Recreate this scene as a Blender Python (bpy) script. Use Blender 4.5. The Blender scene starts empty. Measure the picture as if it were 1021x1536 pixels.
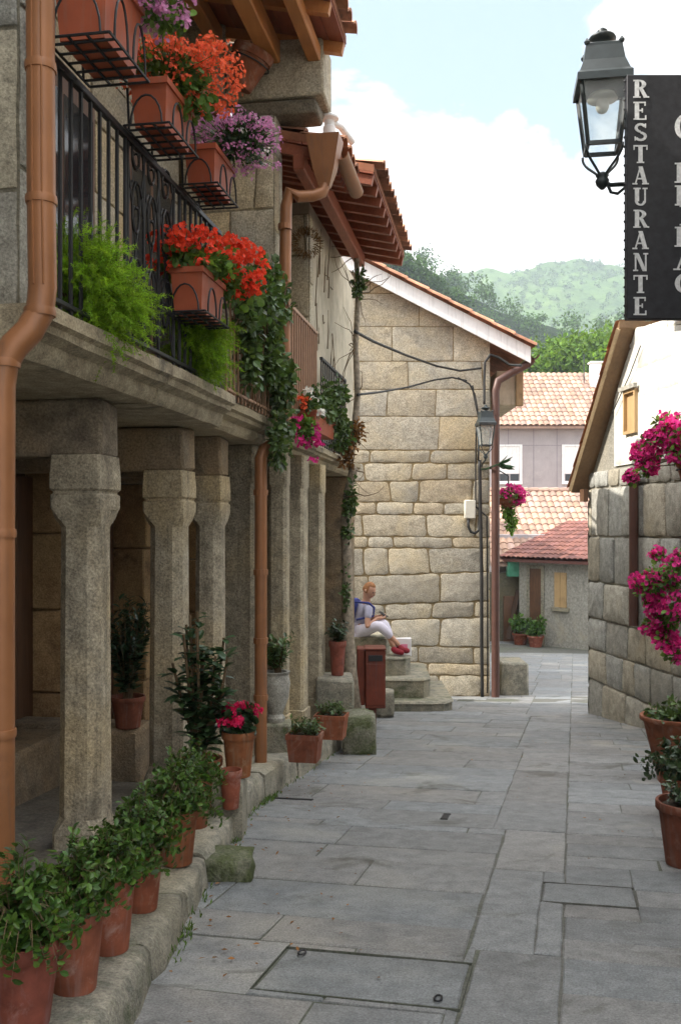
SUN,SKY,EXPO,HAZE,CLOUD,OVER=3.9,.132,1.2,.0006,(0,0,0),2.6
import bpy, bmesh, math, random
from mathutils import Vector, Matrix, noise
C = bpy.context.scene.collection
PI = math.pi
F, CX, HY = 1400.0, 510.5, 790.0          # the lens: focal length and principal point
def P(px, py, d): return Vector(((px-CX)*d/F, d, (HY-py)*d/F))
def GZ(y):                                  # the street falls away from the viewer
    if y < 14: return -1.2-.1*y
    if y < 32: return -2.6-(y-14)*.0945
    return -4.3
K = .8
def fac(o, d, z): return Vector((-2.05+.17*d+.986*o, d-.168*o, z))*K   # frame of the arcaded row: o outwards, d along, z up
FDIR = Vector((.17, 1, 0)).normalized()
FOUT = Vector((.986, -.168, 0)).normalized()

# ------------------------------------------------------------------ mesh builder
class MB:
    def __init__(s, xf=None): s.v=[]; s.f=[]; s.c=[]; s.xf=xf
    def add(s, vs, fs, col=(1,1,1)):
        n = len(s.v)
        if s.xf: vs = [s.xf(*p) for p in vs]
        s.v += [tuple(p) for p in vs]
        for f in fs:
            s.f.append([i+n for i in f]); s.c.append(col)
    def box(s, x0, x1, y0, y1, z0, z1, bev=0, col=(1,1,1), jit=0, rng=random):
        lo=(min(x0,x1),min(y0,y1),min(z0,z1)); hi=(max(x0,x1),max(y0,y1),max(z0,z1))
        def j(): return rng.uniform(-jit,jit) if jit else 0
        if bev <= 0:
            vs=[[(lo,hi)[a][0]+j(),(lo,hi)[b][1]+j(),(lo,hi)[c][2]+j()] for a in (0,1) for b in (0,1) for c in (0,1)]
            s.add(vs,[(0,1,3,2),(4,6,7,5),(0,4,5,1),(2,3,7,6),(0,2,6,4),(1,5,7,3)],col); return
        vs=[]; idx={}
        for a in (0,1):
            for b in (0,1):
                for c in (0,1):
                    base=[(lo,hi)[a][0]+j(),(lo,hi)[b][1]+j(),(lo,hi)[c][2]+j()]
                    ins=[bev*(1-2*a),bev*(1-2*b),bev*(1-2*c)]
                    for ax in range(3):
                        p=[base[k]+(0 if k==ax else ins[k]) for k in range(3)]
                        idx[(a,b,c,ax)]=len(vs); vs.append(p)
        fs=[]
        for ax in range(3):
            for sd in (0,1):
                q=[]
                for (m,n) in ((0,0),(0,1),(1,1),(1,0)):
                    t=[m,n]; t.insert(ax,sd); q.append(idx[(t[0],t[1],t[2],ax)])
                fs.append(q)
        for ax in range(3):
            o1,o2=[k for k in range(3) if k!=ax]
            for m in (0,1):
                for n in (0,1):
                    def g(e,f):
                        t=[0,0,0]; t[ax]=e; t[o1]=m; t[o2]=n; return idx[(t[0],t[1],t[2],f)]
                    fs.append([g(0,o1),g(1,o1),g(1,o2),g(0,o2)])
        for a in (0,1):
            for b in (0,1):
                for c in (0,1): fs.append([idx[(a,b,c,k)] for k in range(3)])
        s.add(vs,fs,col)
    def tube(s, pts, r, n=8, col=(1,1,1), cap=True):
        pts=[Vector(p) for p in pts]; m=len(pts)
        rs=r if isinstance(r,(list,tuple)) else [r]*m
        up=None; rings=[]
        for i,p in enumerate(pts):
            t=(pts[min(i+1,m-1)]-pts[max(i-1,0)])
            t=t.normalized() if t.length>1e-9 else Vector((0,0,1))
            if up is None:
                up=Vector((0,0,1)) if abs(t.z)<.9 else Vector((1,0,0))
            a=(up-t*up.dot(t))
            if a.length<1e-6: a=t.orthogonal()
            a.normalize(); up=a; b=t.cross(a)
            rings.append([p+a*(math.cos(2*PI*k/n)*rs[i])+b*(math.sin(2*PI*k/n)*rs[i]) for k in range(n)])
        vs=[v for rg in rings for v in rg]; fs=[]
        for i in range(m-1):
            for k in range(n):
                k2=(k+1)%n; fs.append((i*n+k,i*n+k2,(i+1)*n+k2,(i+1)*n+k))
        if cap: fs.append(tuple(range(n-1,-1,-1))); fs.append(tuple((m-1)*n+k for k in range(n)))
        x=s.xf; s.xf=None; s.add(vs,fs,col); s.xf=x
    def lathe(s, prof, c=(0,0,0), n=24, col=(1,1,1), sx=1, sy=1, axis=None):
        vs=[];fs=[]; c=Vector(c); m=len(prof)
        rot=axis or Matrix.Identity(3)
        for r,z in prof:
            for k in range(n):
                a=2*PI*k/n; vs.append(c+rot@Vector((r*math.cos(a)*sx,r*math.sin(a)*sy,z)))
        for i in range(m-1):
            for k in range(n):
                k2=(k+1)%n; fs.append((i*n+k,i*n+k2,(i+1)*n+k2,(i+1)*n+k))
        fs.append(tuple(range(n-1,-1,-1))); fs.append(tuple((m-1)*n+k for k in range(n)))
        s.add(vs,fs,col)
    def prism(s, poly, fn, w0, w1, col=(1,1,1)):   # poly in 2-D, fn(u,v,w) -> point
        n=len(poly); vs=[fn(u,v,w0) for u,v in poly]+[fn(u,v,w1) for u,v in poly]
        fs=[tuple(range(n-1,-1,-1)),tuple(range(n,2*n))]+[(i,(i+1)%n,n+(i+1)%n,n+i) for i in range(n)]
        s.add(vs,fs,col)
    def bar(s, a, b, w, h, col=(1,1,1), up=Vector((0,0,1)), bev=0):
        a=Vector(a); b=Vector(b); t=(b-a); L=t.length; t.normalize()
        u=up-t*up.dot(t)
        if u.length<1e-5: u=t.orthogonal()
        u.normalize(); sd=t.cross(u)
        q=MB(lambda x,y,z: a+sd*x+t*y+u*z); q.box(-w/2,w/2,0,L,-h/2,h/2,bev,col)
        x=s.xf; s.xf=None; s.add(q.v,q.f,col); s.xf=x
    def build(s, name, mat, parent=None, smooth=False, recalc=True):
        me=bpy.data.meshes.new(name)
        me.from_pydata(s.v,[],s.f)
        at=me.color_attributes.new('Col','FLOAT_COLOR','CORNER')
        data=[]
        for f,c in zip(s.f,s.c): data += [c[0],c[1],c[2],1.0]*len(f)
        at.data.foreach_set('color',data)
        me.materials.append(mat)
        if recalc:
            bm=bmesh.new(); bm.from_mesh(me); bmesh.ops.recalc_face_normals(bm,faces=bm.faces); bm.to_mesh(me); bm.free()
        if smooth:
            me.shade_smooth()
            if smooth=='auto': me.set_sharp_from_angle(angle=math.radians(38))
        me.update()
        o=bpy.data.objects.new(name,me); C.objects.link(o)
        if parent is not None:
            o.parent=parent
            if parent.type=='EMPTY': o.matrix_parent_inverse=Matrix.Translation(parent.location).inverted()
        return o
def tag(o, label, cat, group=None):
    o['label']=label; o['category']=cat
    if group: o['group']=group
    return o
def thing(name, label, cat, loc, group=None):
    o=bpy.data.objects.new(name,None); C.objects.link(o); o.location=loc; o.empty_display_size=.1
    return tag(o,label,cat,group)
def struct(o, kind='structure'): o['kind']=kind; return o

# ------------------------------------------------------------------ materials
def new_mat(name):
    m=bpy.data.materials.new(name); m.use_nodes=True; nt=m.node_tree
    b=nt.nodes['Principled BSDF']; return m,nt,b
def nd(nt,t,**k):
    n=nt.nodes.new(t)
    for a,v in k.items():
        if a in n.inputs: n.inputs[a].default_value=v
        else: setattr(n,a,v)
    return n
def mixc(nt,f,a,b,bt='MIX'):
    n=nt.nodes.new('ShaderNodeMix'); n.data_type='RGBA'; n.blend_type=bt
    for i,x in ((0,f),(6,a),(7,b)):
        if hasattr(x,'is_output'): nt.links.new(x,n.inputs[i])
        elif i==0: n.inputs[0].default_value=x
        else: n.inputs[i].default_value=(*x[:3],1)
    return n.outputs[2]
def rng_(nt,x,a,b,c=0,d=1):
    n=nt.nodes.new('ShaderNodeMapRange'); nt.links.new(x,n.inputs[0])
    for i,v in zip((1,2,3,4),(a,b,c,d)): n.inputs[i].default_value=v
    return n.outputs[0]
def nz(nt,vec,scale,detail=4,rough=.55,dist=0):
    n=nd(nt,'ShaderNodeTexNoise'); n.inputs['Scale'].default_value=scale; n.inputs['Detail'].default_value=detail
    n.inputs['Roughness'].default_value=rough; n.inputs['Distortion'].default_value=dist
    nt.links.new(vec,n.inputs['Vector']); return n.outputs['Fac']
def pos(nt): return nt.nodes.new('ShaderNodeNewGeometry').outputs['Position']
def colattr(nt):
    n=nt.nodes.new('ShaderNodeAttribute'); n.attribute_name='Col'; return n.outputs['Color']
def math_(nt,op,a,b):
    n=nt.nodes.new('ShaderNodeMath'); n.operation=op
    for i,x in ((0,a),(1,b)):
        if hasattr(x,'is_output'): nt.links.new(x,n.inputs[i])
        else: n.inputs[i].default_value=x
    return n.outputs[0]
def bump(nt,b,h,strength,dist):
    n=nt.nodes.new('ShaderNodeBump'); n.inputs['Strength'].default_value=strength; n.inputs['Distance'].default_value=dist
    nt.links.new(h,n.inputs['Height']); nt.links.new(n.outputs[0],b.inputs['Normal'])
def stone(name, base, dark, warm, stain=None, stain_t=.6, grain=110, g_lo=.6, g_hi=1.35, b_dist=.012, rough=.88, large=1.1, warm_lo=.45, streak=0):
    m,nt,b=new_mat(name); p=pos(nt)
    g=nz(nt,p,grain,3,.7); md=nz(nt,p,11,6,.65); lg=nz(nt,p,large,5,.6,.4)
    c=mixc(nt,rng_(nt,md,.35,.68),dark,base)
    c=mixc(nt,rng_(nt,lg,warm_lo,.72),c,warm)
    if stain is not None:
        st=nz(nt,p,2.3,7,.68,.6); c=mixc(nt,rng_(nt,st,stain_t,stain_t+.12,0,.85),c,stain)
    if streak:
        mp=nt.nodes.new('ShaderNodeMapping'); nt.links.new(p,mp.inputs[0]); mp.inputs['Scale'].default_value=(11,11,.9)
        c=mixc(nt,rng_(nt,nz(nt,mp.outputs[0],1,6,.7,.5),.53,.68,0,streak),c,[x*.55 for x in dark])
        c=mixc(nt,rng_(nt,nz(nt,p,5.5,7,.72,.8),.61,.68,0,streak*.8),c,[x*1.35 for x in base])
    gr=rng_(nt,g,.3,.7,g_lo,g_hi)
    cc=nt.nodes.new('ShaderNodeCombineColor')
    for i in range(3): nt.links.new(gr,cc.inputs[i])
    c=mixc(nt,1.0,c,cc.outputs[0],'MULTIPLY'); c=mixc(nt,1.0,c,colattr(nt),'MULTIPLY')
    nt.links.new(c,b.inputs['Base Color']); b.inputs['Roughness'].default_value=rough
    b.inputs['Specular IOR Level'].default_value=.25
    h=math_(nt,'ADD',math_(nt,'MULTIPLY',g,.35),md); bump(nt,b,h,.9,b_dist)
    return m
def plain(name, c, rough=.5, metal=0, var=.25, scale=9, b_dist=0.002, spec=.4, dirt=None, dirt_t=.58, streak=.45):
    m,nt,b=new_mat(name); p=pos(nt)
    n=nz(nt,p,scale,6,.6); f=rng_(nt,n,.3,.7,1-var,1+var)
    cc=nt.nodes.new('ShaderNodeCombineColor')
    for i in range(3): nt.links.new(f,cc.inputs[i])
    x=mixc(nt,1.0,c,cc.outputs[0],'MULTIPLY')
    if dirt is not None:
        n2=nz(nt,p,scale*.6,7,.7,.5); x=mixc(nt,rng_(nt,n2,dirt_t,dirt_t+.15,0,.8),x,dirt)
        if streak:
            mp=nt.nodes.new('ShaderNodeMapping'); nt.links.new(p,mp.inputs[0]); mp.inputs['Scale'].default_value=(30,30,2.2)
            x=mixc(nt,rng_(nt,nz(nt,mp.outputs[0],1,5,.65,.4),.52,.7,0,streak),x,[v*.55+.05 for v in dirt])
    x=mixc(nt,1.0,x,colattr(nt),'MULTIPLY')
    nt.links.new(x,b.inputs['Base Color']); b.inputs['Roughness'].default_value=rough; b.inputs['Metallic'].default_value=metal
    b.inputs['Specular IOR Level'].default_value=spec
    if b_dist: bump(nt,b,nz(nt,p,scale*7,4,.6),.5,b_dist)
    return m
def wood(name, c1, c2, axis=1, rough=.55):
    m,nt,b=new_mat(name); p=pos(nt)
    mp=nt.nodes.new('ShaderNodeMapping'); nt.links.new(p,mp.inputs[0]); sc=[22,22,22]; sc[axis]=1.6; mp.inputs['Scale'].default_value=sc
    n=nz(nt,mp.outputs[0],1.5,6,.65,.5); c=mixc(nt,rng_(nt,n,.3,.7),c1,c2)
    n2=nz(nt,p,3,4); c=mixc(nt,rng_(nt,n2,.5,.75,0,.5),c,[x*.45 for x in c1])
    c=mixc(nt,1.0,c,colattr(nt),'MULTIPLY')
    nt.links.new(c,b.inputs['Base Color']); b.inputs['Roughness'].default_value=rough; bump(nt,b,n,.6,.004); return m
def leafm(name, c, rough=.42, trans=.3, tcol=None, spec=.5):
    m,nt,b=new_mat(name)
    x=mixc(nt,1.0,c,colattr(nt),'MULTIPLY'); nt.links.new(x,b.inputs['Base Color'])
    b.inputs['Roughness'].default_value=rough; b.inputs['Specular IOR Level'].default_value=spec
    t=nt.nodes.new('ShaderNodeBsdfTranslucent')
    y=mixc(nt,1.0,tcol or [min(1,c[0]*1.6),min(1,c[1]*1.5),c[2]*.8],colattr(nt),'MULTIPLY'); nt.links.new(y,t.inputs[0])
    ms=nt.nodes.new('ShaderNodeMixShader'); ms.inputs[0].default_value=trans
    nt.links.new(b.outputs[0],ms.inputs[1]); nt.links.new(t.outputs[0],ms.inputs[2])
    nt.links.new(ms.outputs[0],nt.nodes['Material Output'].inputs[0]); return m
M={}
M['granite']=stone('column_granite',(.47,.405,.30),(.25,.215,.16),(.50,.38,.21),(.17,.155,.115),.59,grain=80,g_lo=.5,g_hi=1.45,streak=.6)
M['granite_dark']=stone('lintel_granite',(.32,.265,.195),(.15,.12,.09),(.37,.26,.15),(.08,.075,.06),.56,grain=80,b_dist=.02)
M['slabstone']=stone('balcony_granite',(.45,.385,.275),(.23,.19,.135),(.42,.34,.22),(.11,.10,.08),.56,grain=100)
M['housestone']=stone('house_granite',(.52,.475,.39),(.35,.315,.255),(.54,.455,.31),(.29,.26,.20),.60,grain=70,large=1.3,g_lo=.5,g_hi=1.4)
M['graystone']=stone('gable_granite',(.43,.41,.355),(.25,.237,.205),(.42,.37,.28),(.12,.12,.11),.6,grain=85,large=.9,warm_lo=.55)
M['mortar']=stone('mortar',(.50,.44,.33),(.36,.30,.21),(.52,.44,.30),None,grain=60,b_dist=.008)
M['mortar_gray']=stone('mortar_gray',(.40,.38,.33),(.26,.25,.22),(.42,.38,.30),None,grain=60,b_dist=.008)
M['paving']=stone('paving_granite',(.235,.24,.24),(.155,.160,.162),(.30,.292,.265),(.08,.08,.068),.575,grain=130,g_lo=.62,g_hi=1.38,b_dist=.009,rough=.62,large=.9,warm_lo=.54)
M['joint']=stone('joint_earth',(.135,.133,.12),(.09,.09,.078),(.09,.10,.065),None,grain=60,b_dist=.004)
M['kerb']=stone('kerb_granite',(.37,.335,.265),(.16,.155,.125),(.33,.29,.2),(.075,.095,.04),.56,grain=90,b_dist=.02,large=1.6)
M['mossy']=stone('mossy_stone',(.27,.26,.20),(.13,.13,.09),(.25,.24,.16),(.075,.095,.03),.48,grain=60,b_dist=.03)
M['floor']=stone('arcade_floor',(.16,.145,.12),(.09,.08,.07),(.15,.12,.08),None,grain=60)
M['plaster']=plain('white_plaster',(.62,.60,.54),.9,var=.16,scale=6,b_dist=.008,spec=.2,dirt=(.62,.59,.53),dirt_t=.6)  # paler copy of the gable stone, its lightness standing for strong sun
M['oldplaster']=plain('old_plaster',(.52,.46,.35),.9,var=.18,scale=5,b_dist=.006,spec=.2,dirt=(.33,.28,.2),dirt_t=.53)
M['farwall']=plain('far_wall',(.40,.365,.37),.9,var=.1,scale=1.5,b_dist=.0,spec=.2,dirt=(.5,.46,.45),dirt_t=.55)
M['terracotta']=plain('terracotta',(.25,.082,.040),.8,var=.3,scale=14,b_dist=.0015,spec=.25,dirt=(.40,.26,.19),dirt_t=.55)
M['terracotta_dark']=plain('terracotta_dark',(.19,.06,.032),.78,var=.32,scale=14,b_dist=.0015,spec=.25,dirt=(.34,.21,.15),dirt_t=.56)
M['planter']=plain('planter_plastic',(.36,.085,.038),.55,var=.14,scale=8,b_dist=.0008,spec=.35,dirt=(.36,.13,.07),dirt_t=.6)
M['soil']=plain('soil',(.05,.035,.022),.95,var=.4,scale=40,b_dist=.01)
M['iron']=plain('black_iron',(.016,.016,.018),.5,.0,var=.3,scale=30,b_dist=.0006,spec=.45)
M['lampiron']=plain('lamp_iron',(.022,.03,.031),.42,.0,var=.25,scale=20,b_dist=.0006,spec=.5)
M['copper']=plain('brown_pipe_paint',(.30,.125,.05),.42,.2,var=.14,scale=5,b_dist=.0008,spec=.5,dirt=(.19,.085,.04),dirt_t=.58)
M['copper_red']=plain('red_brown_pipe_paint',(.085,.038,.028),.45,.1,var=.16,scale=6,b_dist=.0008,spec=.5,dirt=(.10,.04,.03),dirt_t=.58)
M['rustbin']=plain('rust_brown_metal',(.155,.035,.018),.5,.1,var=.25,scale=7,b_dist=.001,spec=.4,dirt=(.09,.025,.014),dirt_t=.56)
M['rail_brown']=plain('brown_rail_paint',(.36,.20,.12),.5,0,var=.15,scale=12,b_dist=.0005)
M['wood_orange']=wood('orange_wood',(.42,.155,.04),(.52,.22,.065),1)
M['wood_red']=wood('red_wood',(.24,.062,.027),(.34,.10,.045),1)
M['wood_dark']=wood('dark_wood',(.085,.04,.02),(.15,.07,.032),2)
M['wood_rake']=wood('weathered_rake_wood',(.30,.21,.12),(.42,.31,.18),1)  # coloured paler for the bounced light under the rake
M['ochre']=stone('ochre_jamb_stone',(.42,.27,.14),(.22,.125,.06),(.46,.32,.16),(.12,.07,.04),.58,grain=90)
M['wood_pale']=wood('pale_wood',(.42,.27,.12),(.5,.34,.17),2)
M['tile']=plain('roof_tile',(.50,.25,.155),.8,var=.35,scale=7,b_dist=.004,spec=.2,dirt=(.30,.19,.13),dirt_t=.56)
M['tile_pale']=plain('pale_roof_tile',(.38,.25,.195),.85,var=.2,scale=4,b_dist=.002,spec=.2,dirt=(.30,.21,.16),dirt_t=.57)
M['tile_red']=plain('red_roof_tile',(.185,.082,.068),.8,var=.25,scale=3,b_dist=.002,spec=.2,dirt=(.22,.10,.08),dirt_t=.57)
M['white']=plain('white_paint',(.86,.85,.84),.6,var=.06,scale=6,b_dist=.0008,spec=.3,dirt=(.66,.63,.6),dirt_t=.62)
M['cream']=plain('cream_plastic',(.62,.59,.5),.5,var=.05,scale=12,b_dist=0)
M['letter']=plain('letter_paint',(.62,.62,.62),.6,var=.2,scale=60,b_dist=0)
M['signboard']=plain('sign_board',(.022,.022,.026),.55,var=.35,scale=25,b_dist=.001,spec=.35)
M['darkglass']=plain('window_dark',(.02,.022,.026),.08,var=.1,scale=2,b_dist=0,spec=.6)
M['black_cable']=plain('black_cable',(.018,.017,.016),.6,var=.2,scale=20,b_dist=0)
M['bark']=plain('bark',(.30,.25,.19),.9,var=.5,scale=22,b_dist=.012,spec=.15)
M['twig']=plain('twig',(.13,.085,.045),.9,var=.3,scale=30,b_dist=.003)
M['green_plastic']=plain('green_awning',(.05,.22,.13),.6,var=.15,scale=6)
M['leaf_myrtle']=leafm('glossy_leaf',(.045,.105,.022),.42,.25,spec=.35)
M['leaf_dark']=leafm('dark_leaf',(.026,.055,.025),.38,.18)
M['leaf_fern']=leafm('fern_leaf',(.19,.35,.035),.6,.45,spec=.2)
M['leaf_ger']=leafm('soft_leaf',(.075,.15,.035),.55,.3,spec=.3)
M['leaf_ivy']=leafm('ivy_leaf',(.055,.105,.035),.42,.25)
M['leaf_dry']=leafm('dry_leaf',(.20,.115,.055),.8,.2,spec=.1)
M['leaf_tree']=leafm('tree_leaf',(.085,.165,.030),.6,.35,spec=.2)
M['leaf_wood']=leafm('wood_leaf',(.055,.12,.035),.7,.3,spec=.15)
M['petal_red']=leafm('red_petal',(.72,.065,.028),.6,.35,(.9,.1,.04),spec=.2)
M['petal_orange']=leafm('orange_red_petal',(.74,.13,.055),.6,.35,(.9,.2,.08),spec=.2)
M['petal_lilac']=leafm('lilac_petal',(.56,.24,.45),.6,.35,(.7,.35,.6),spec=.2)
M['petal_pink']=leafm('magenta_petal',(.60,.035,.24),.6,.35,(.8,.06,.35),spec=.2)
M['petal_rose']=leafm('crimson_petal',(.66,.02,.11),.6,.3,(.8,.04,.15),spec=.2)
M['petal_white']=leafm('white_petal',(.80,.80,.76),.6,.3,(.8,.8,.76),spec=.2)
M['skin']=plain('skin',(.50,.27,.18),.55,var=.05,scale=10,b_dist=0)
M['hair']=plain('ginger_hair',(.30,.13,.05),.7,var=.3,scale=60,b_dist=.004)
M['shirt']=plain('grey_lilac_cotton',(.36,.35,.45),.9,var=.1,scale=20,b_dist=.002,spec=.15)
M['sleeve']=plain('navy_cotton',(.05,.06,.2),.9,var=.1,scale=20,b_dist=.002,spec=.15)
M['trouser']=plain('pale_cotton',(.62,.58,.66),.9,var=.08,scale=20,b_dist=.003,spec=.15)
M['redshoe']=plain('crimson_cloth',(.22,.012,.022),.8,var=.15,scale=30,b_dist=.001)
M['whitebag']=plain('white_paper',(.78,.76,.76),.8,var=.05,scale=12,b_dist=.001)
M['pinkprint']=plain('pink_print',(.75,.25,.38),.8,var=.05,scale=12,b_dist=0)
M['ground']=plain('earth',(.16,.15,.1),.95,var=.3,scale=.8,b_dist=.02,dirt=(.07,.1,.035),dirt_t=.5)
def glassm():
    m,nt,b=new_mat('lantern_glass')
    b.inputs['Base Color'].default_value=(.95,.97,.97,1); b.inputs['Roughness'].default_value=.12
    t=nt.nodes.new('ShaderNodeBsdfTransparent'); t.inputs[0].default_value=(.93,.95,.95,1)
    ms=nt.nodes.new('ShaderNodeMixShader'); ms.inputs[0].default_value=.88
    nt.links.new(b.outputs[0],ms.inputs[1]); nt.links.new(t.outputs[0],ms.inputs[2])
    nt.links.new(ms.outputs[0],nt.nodes['Material Output'].inputs[0]); return m
M['glass']=glassm()
def hillm(name,a,b_,c,scale,patch=None):
    m,nt,b=new_mat(name); p=pos(nt)
    n=nz(nt,p,scale,8,.7); n2=nz(nt,p,scale*.12,5,.6)
    x=mixc(nt,rng_(nt,n,.35,.65),a,b_); x=mixc(nt,rng_(nt,n2,.48,.6),x,c)
    nt.links.new(x,b.inputs['Base Color']); b.inputs['Roughness'].default_value=1; b.inputs['Specular IOR Level'].default_value=0
    bump(nt,b,n,1,6); return m
M['hill_far']=hillm('far_hill_cover',(.055,.105,.035),(.11,.18,.05),(.15,.22,.075),.06)
M['hill_wood']=hillm('wooded_hill_cover',(.02,.035,.02),(.045,.07,.03),(.05,.08,.03),.2)
# ------------------------------------------------------------------ generators
def clip(poly, a, b, c):                    # keep a*u+b*v<=c
    out=[]; n=len(poly)
    for i in range(n):
        p,q=poly[i],poly[(i+1)%n]; dp=a*p[0]+b*p[1]-c; dq=a*q[0]+b*q[1]-c
        if dp<=0: out.append(p)
        if dp*dq<0:
            t=dp/(dp-dq); out.append((p[0]+t*(q[0]-p[0]),p[1]+t*(q[1]-p[1])))
    return out
def area(p): return .5*sum(p[i][0]*p[(i+1)%len(p)][1]-p[(i+1)%len(p)][0]*p[i][1] for i in range(len(p)))
def inset(poly, d):
    n=len(poly); out=[]
    for i in range(n):
        p0,p,p1=Vector(poly[i-1]),Vector(poly[i]),Vector(poly[(i+1)%n])
        e0=(p-p0); e1=(p1-p)
        if e0.length<1e-6 or e1.length<1e-6: out.append(tuple(p)); continue
        n0=Vector((-e0.y,e0.x)).normalized(); n1=Vector((-e1.y,e1.x)).normalized()
        b=n0+n1
        if b.length<.3: out.append(tuple(p)); continue
        b=b.normalized(); out.append(tuple(p+b*(d/max(.5,b.dot(n0)))))
    return out
def stone_block(mb, poly, fn, rng, gap=.008, rise=.022, rounding=.03, tint=1, wob=.006):
    if len(poly)<3 or abs(area(poly))<.004: return
    if area(poly)<0: poly=poly[::-1]
    us=[p[0] for p in poly]; vs=[p[1] for p in poly]; small=min(max(us)-min(us),max(vs)-min(vs))
    if small<.05: return
    r=min(rounding,small*.28)
    q=[]; n=len(poly)
    for i in range(n):
        p0,p,p1=Vector(poly[i-1]),Vector(poly[i]),Vector(poly[(i+1)%n])
        a=(p0-p); b=(p1-p)
        ra=min(r*rng.uniform(.5,1.4),a.length*.4); rb=min(r*rng.uniform(.5,1.4),b.length*.4)
        s=p+a.normalized()*ra; e=p+b.normalized()*rb
        q.append(s)
        q.append((s+e)/2+(p-(s+e)/2)*.42); q.append(e)
    pts=[]
    for i in range(len(q)):
        a,b=q[i],q[(i+1)%len(q)]; L=(b-a).length; k=max(1,int(L/.11))
        for j in range(k):
            p=a+(b-a)*(j/k)
            if j: p=p+Vector((rng.uniform(-wob,wob),rng.uniform(-wob,wob)))
            pts.append((p.x,p.y))
    r0=inset(pts,gap); r1=inset(pts,gap+.006); r2=inset(pts,gap+min(.03,small*.16))
    lift=rise*rng.uniform(.55,1.25); tl=(rng.uniform(-.006,.006),rng.uniform(-.006,.006))
    cu=sum(p[0] for p in pts)/len(pts); cv=sum(p[1] for p in pts)/len(pts)
    def w(p,base): return base+(p[0]-cu)*tl[0]+(p[1]-cv)*tl[1]
    n=len(pts); V=[]
    for p in r0: V.append(fn(p[0],p[1],-.012))
    for p in r1: V.append(fn(p[0],p[1],w(p,lift*.6)))
    for p in r2: V.append(fn(p[0],p[1],w(p,lift)+rng.uniform(-.001,.001)))
    V.append(fn(cu,cv,lift+.001))
    F_=[]
    for i in range(n):
        j=(i+1)%n
        F_.append((i,j,n+j,n+i)); F_.append((n+i,n+j,2*n+j,2*n+i)); F_.append((2*n+i,2*n+j,3*n))
    t=tint if isinstance(tint,tuple) else (tint,)*3
    mb.add(V,F_,t)
def stone_wall(mb, region, fn, rng, ch=(.25,.4), bl=(.35,.8), gap=.008, rise=.022, rounding=.03, tints=None, wob=.006, skew=.012, holes=()):
    us=[p[0] for p in region]; vs=[p[1] for p in region]; u0,u1,v0,v1=min(us),max(us),min(vs),max(vs)
    if area(region)<0: region=region[::-1]
    v=v0; sk0=0
    while v<v1-.02:
        h=rng.uniform(*ch)
        if v+h>v1-.12: h=v1-v
        sk1=rng.uniform(-skew,skew) if v+h<v1-.01 else 0
        u=u0-rng.uniform(0,bl[0]); e0=0
        while u<u1:
            w=rng.uniform(*bl)*(1.25 if h>.33 else 1); e1=rng.uniform(-.02,.02)
            f=lambda uu,s: s*((uu-u0)/(max(.1,u1-u0))*2-1)
            poly=[(u+e0,v+f(u,sk0)),(u+w+e1,v+f(u+w,sk0)),(u+w-e1,v+h+f(u+w,sk1)),(u-e0,v+h+f(u,sk1))]
            n=len(region)
            for i in range(n):
                p,q=region[i],region[(i+1)%n]; a,b=(q[1]-p[1]),-(q[0]-p[0]); poly=clip(poly,a,b,a*p[0]+b*p[1])
                if len(poly)<3: break
            pieces=[poly]
            for (a0,a1,b0,b1) in holes:
                nxt=[]
                for pl in pieces:
                    if len(pl)<3: continue
                    pu=[p[0] for p in pl]; pv=[p[1] for p in pl]
                    if max(pu)<=a0 or min(pu)>=a1 or max(pv)<=b0 or min(pv)>=b1: nxt.append(pl); continue
                    nxt.append(clip(pl,1,0,a0)); nxt.append(clip(pl,-1,0,-a1))
                    mid=clip(clip(pl,-1,0,-a0),1,0,a1)
                    nxt.append(clip(mid,0,1,b0)); nxt.append(clip(mid,0,-1,-b1))
                pieces=nxt
            for pl in pieces:
                t=rng.choice(tints) if tints else (1,1,1); k=rng.uniform(.82,1.15)
                stone_block(mb,pl,fn,rng,gap,rise,rounding,tuple(c*k for c in t),wob)
            u+=w; e0=e1
        v+=h; sk0=sk1
WARM=[(1,1,1),(1.05,.98,.86),(1.1,.97,.75),(.9,.93,.97),(.98,1.0,1.02),(1.12,1.05,.92),(.85,.84,.82)]
COOL=[(1,1,1),(.95,.98,1.02),(1.06,1.0,.9),(.88,.9,.92),(1.08,1.06,1.02)]

def rv(rng): 
    while 1:
        v=Vector((rng.uniform(-1,1),rng.uniform(-1,1),rng.uniform(-1,1)))
        if .05<v.length<1: return v.normalized()
def leaf(mb, b, d, nrm, L, W, col, kind=0, bend=.15):
    d=d.normalized(); s=d.cross(nrm)
    if s.length<1e-4: s=d.orthogonal()
    s.normalize(); n=s.cross(d)
    if kind==0:    # folded diamond
        m=b+d*(L*.5)-n*(W*.18); t=b+d*L-n*(L*bend)
        mb.add([b,m+s*W*.5+n*W*.2,t,m-s*W*.5+n*W*.2,m],[(0,1,2,4),(0,4,2,3)],col)
    elif kind==1:  # oval, eight corners
        p=lambda x,y,z: b+d*(L*x)+s*(W*y)+n*(W*z-L*bend*x*x)
        mb.add([p(0,0,0),p(.28,.42,.12),p(.68,.44,.12),p(1,0,0),p(.68,-.44,.12),p(.28,-.42,.12),p(.3,0,0),p(.66,0,0)],
          [(0,1,6),(1,2,7,6),(2,3,7),(0,6,5),(6,7,4,5),(7,3,4)],col)
    elif kind==2:  # round scalloped leaf / petal disc
        c=b+d*L*.5; k=7
        pts=[c+d*(math.cos(2*PI*i/k)*L*.5)+s*(math.sin(2*PI*i/k)*W*.5)+n*(.12*L*(1 if i%2 else .3)) for i in range(k)]
        mb.add([c-n*L*.05]+pts,[(0,1+i,1+(i+1)%k) for i in range(k)],col)
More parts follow.
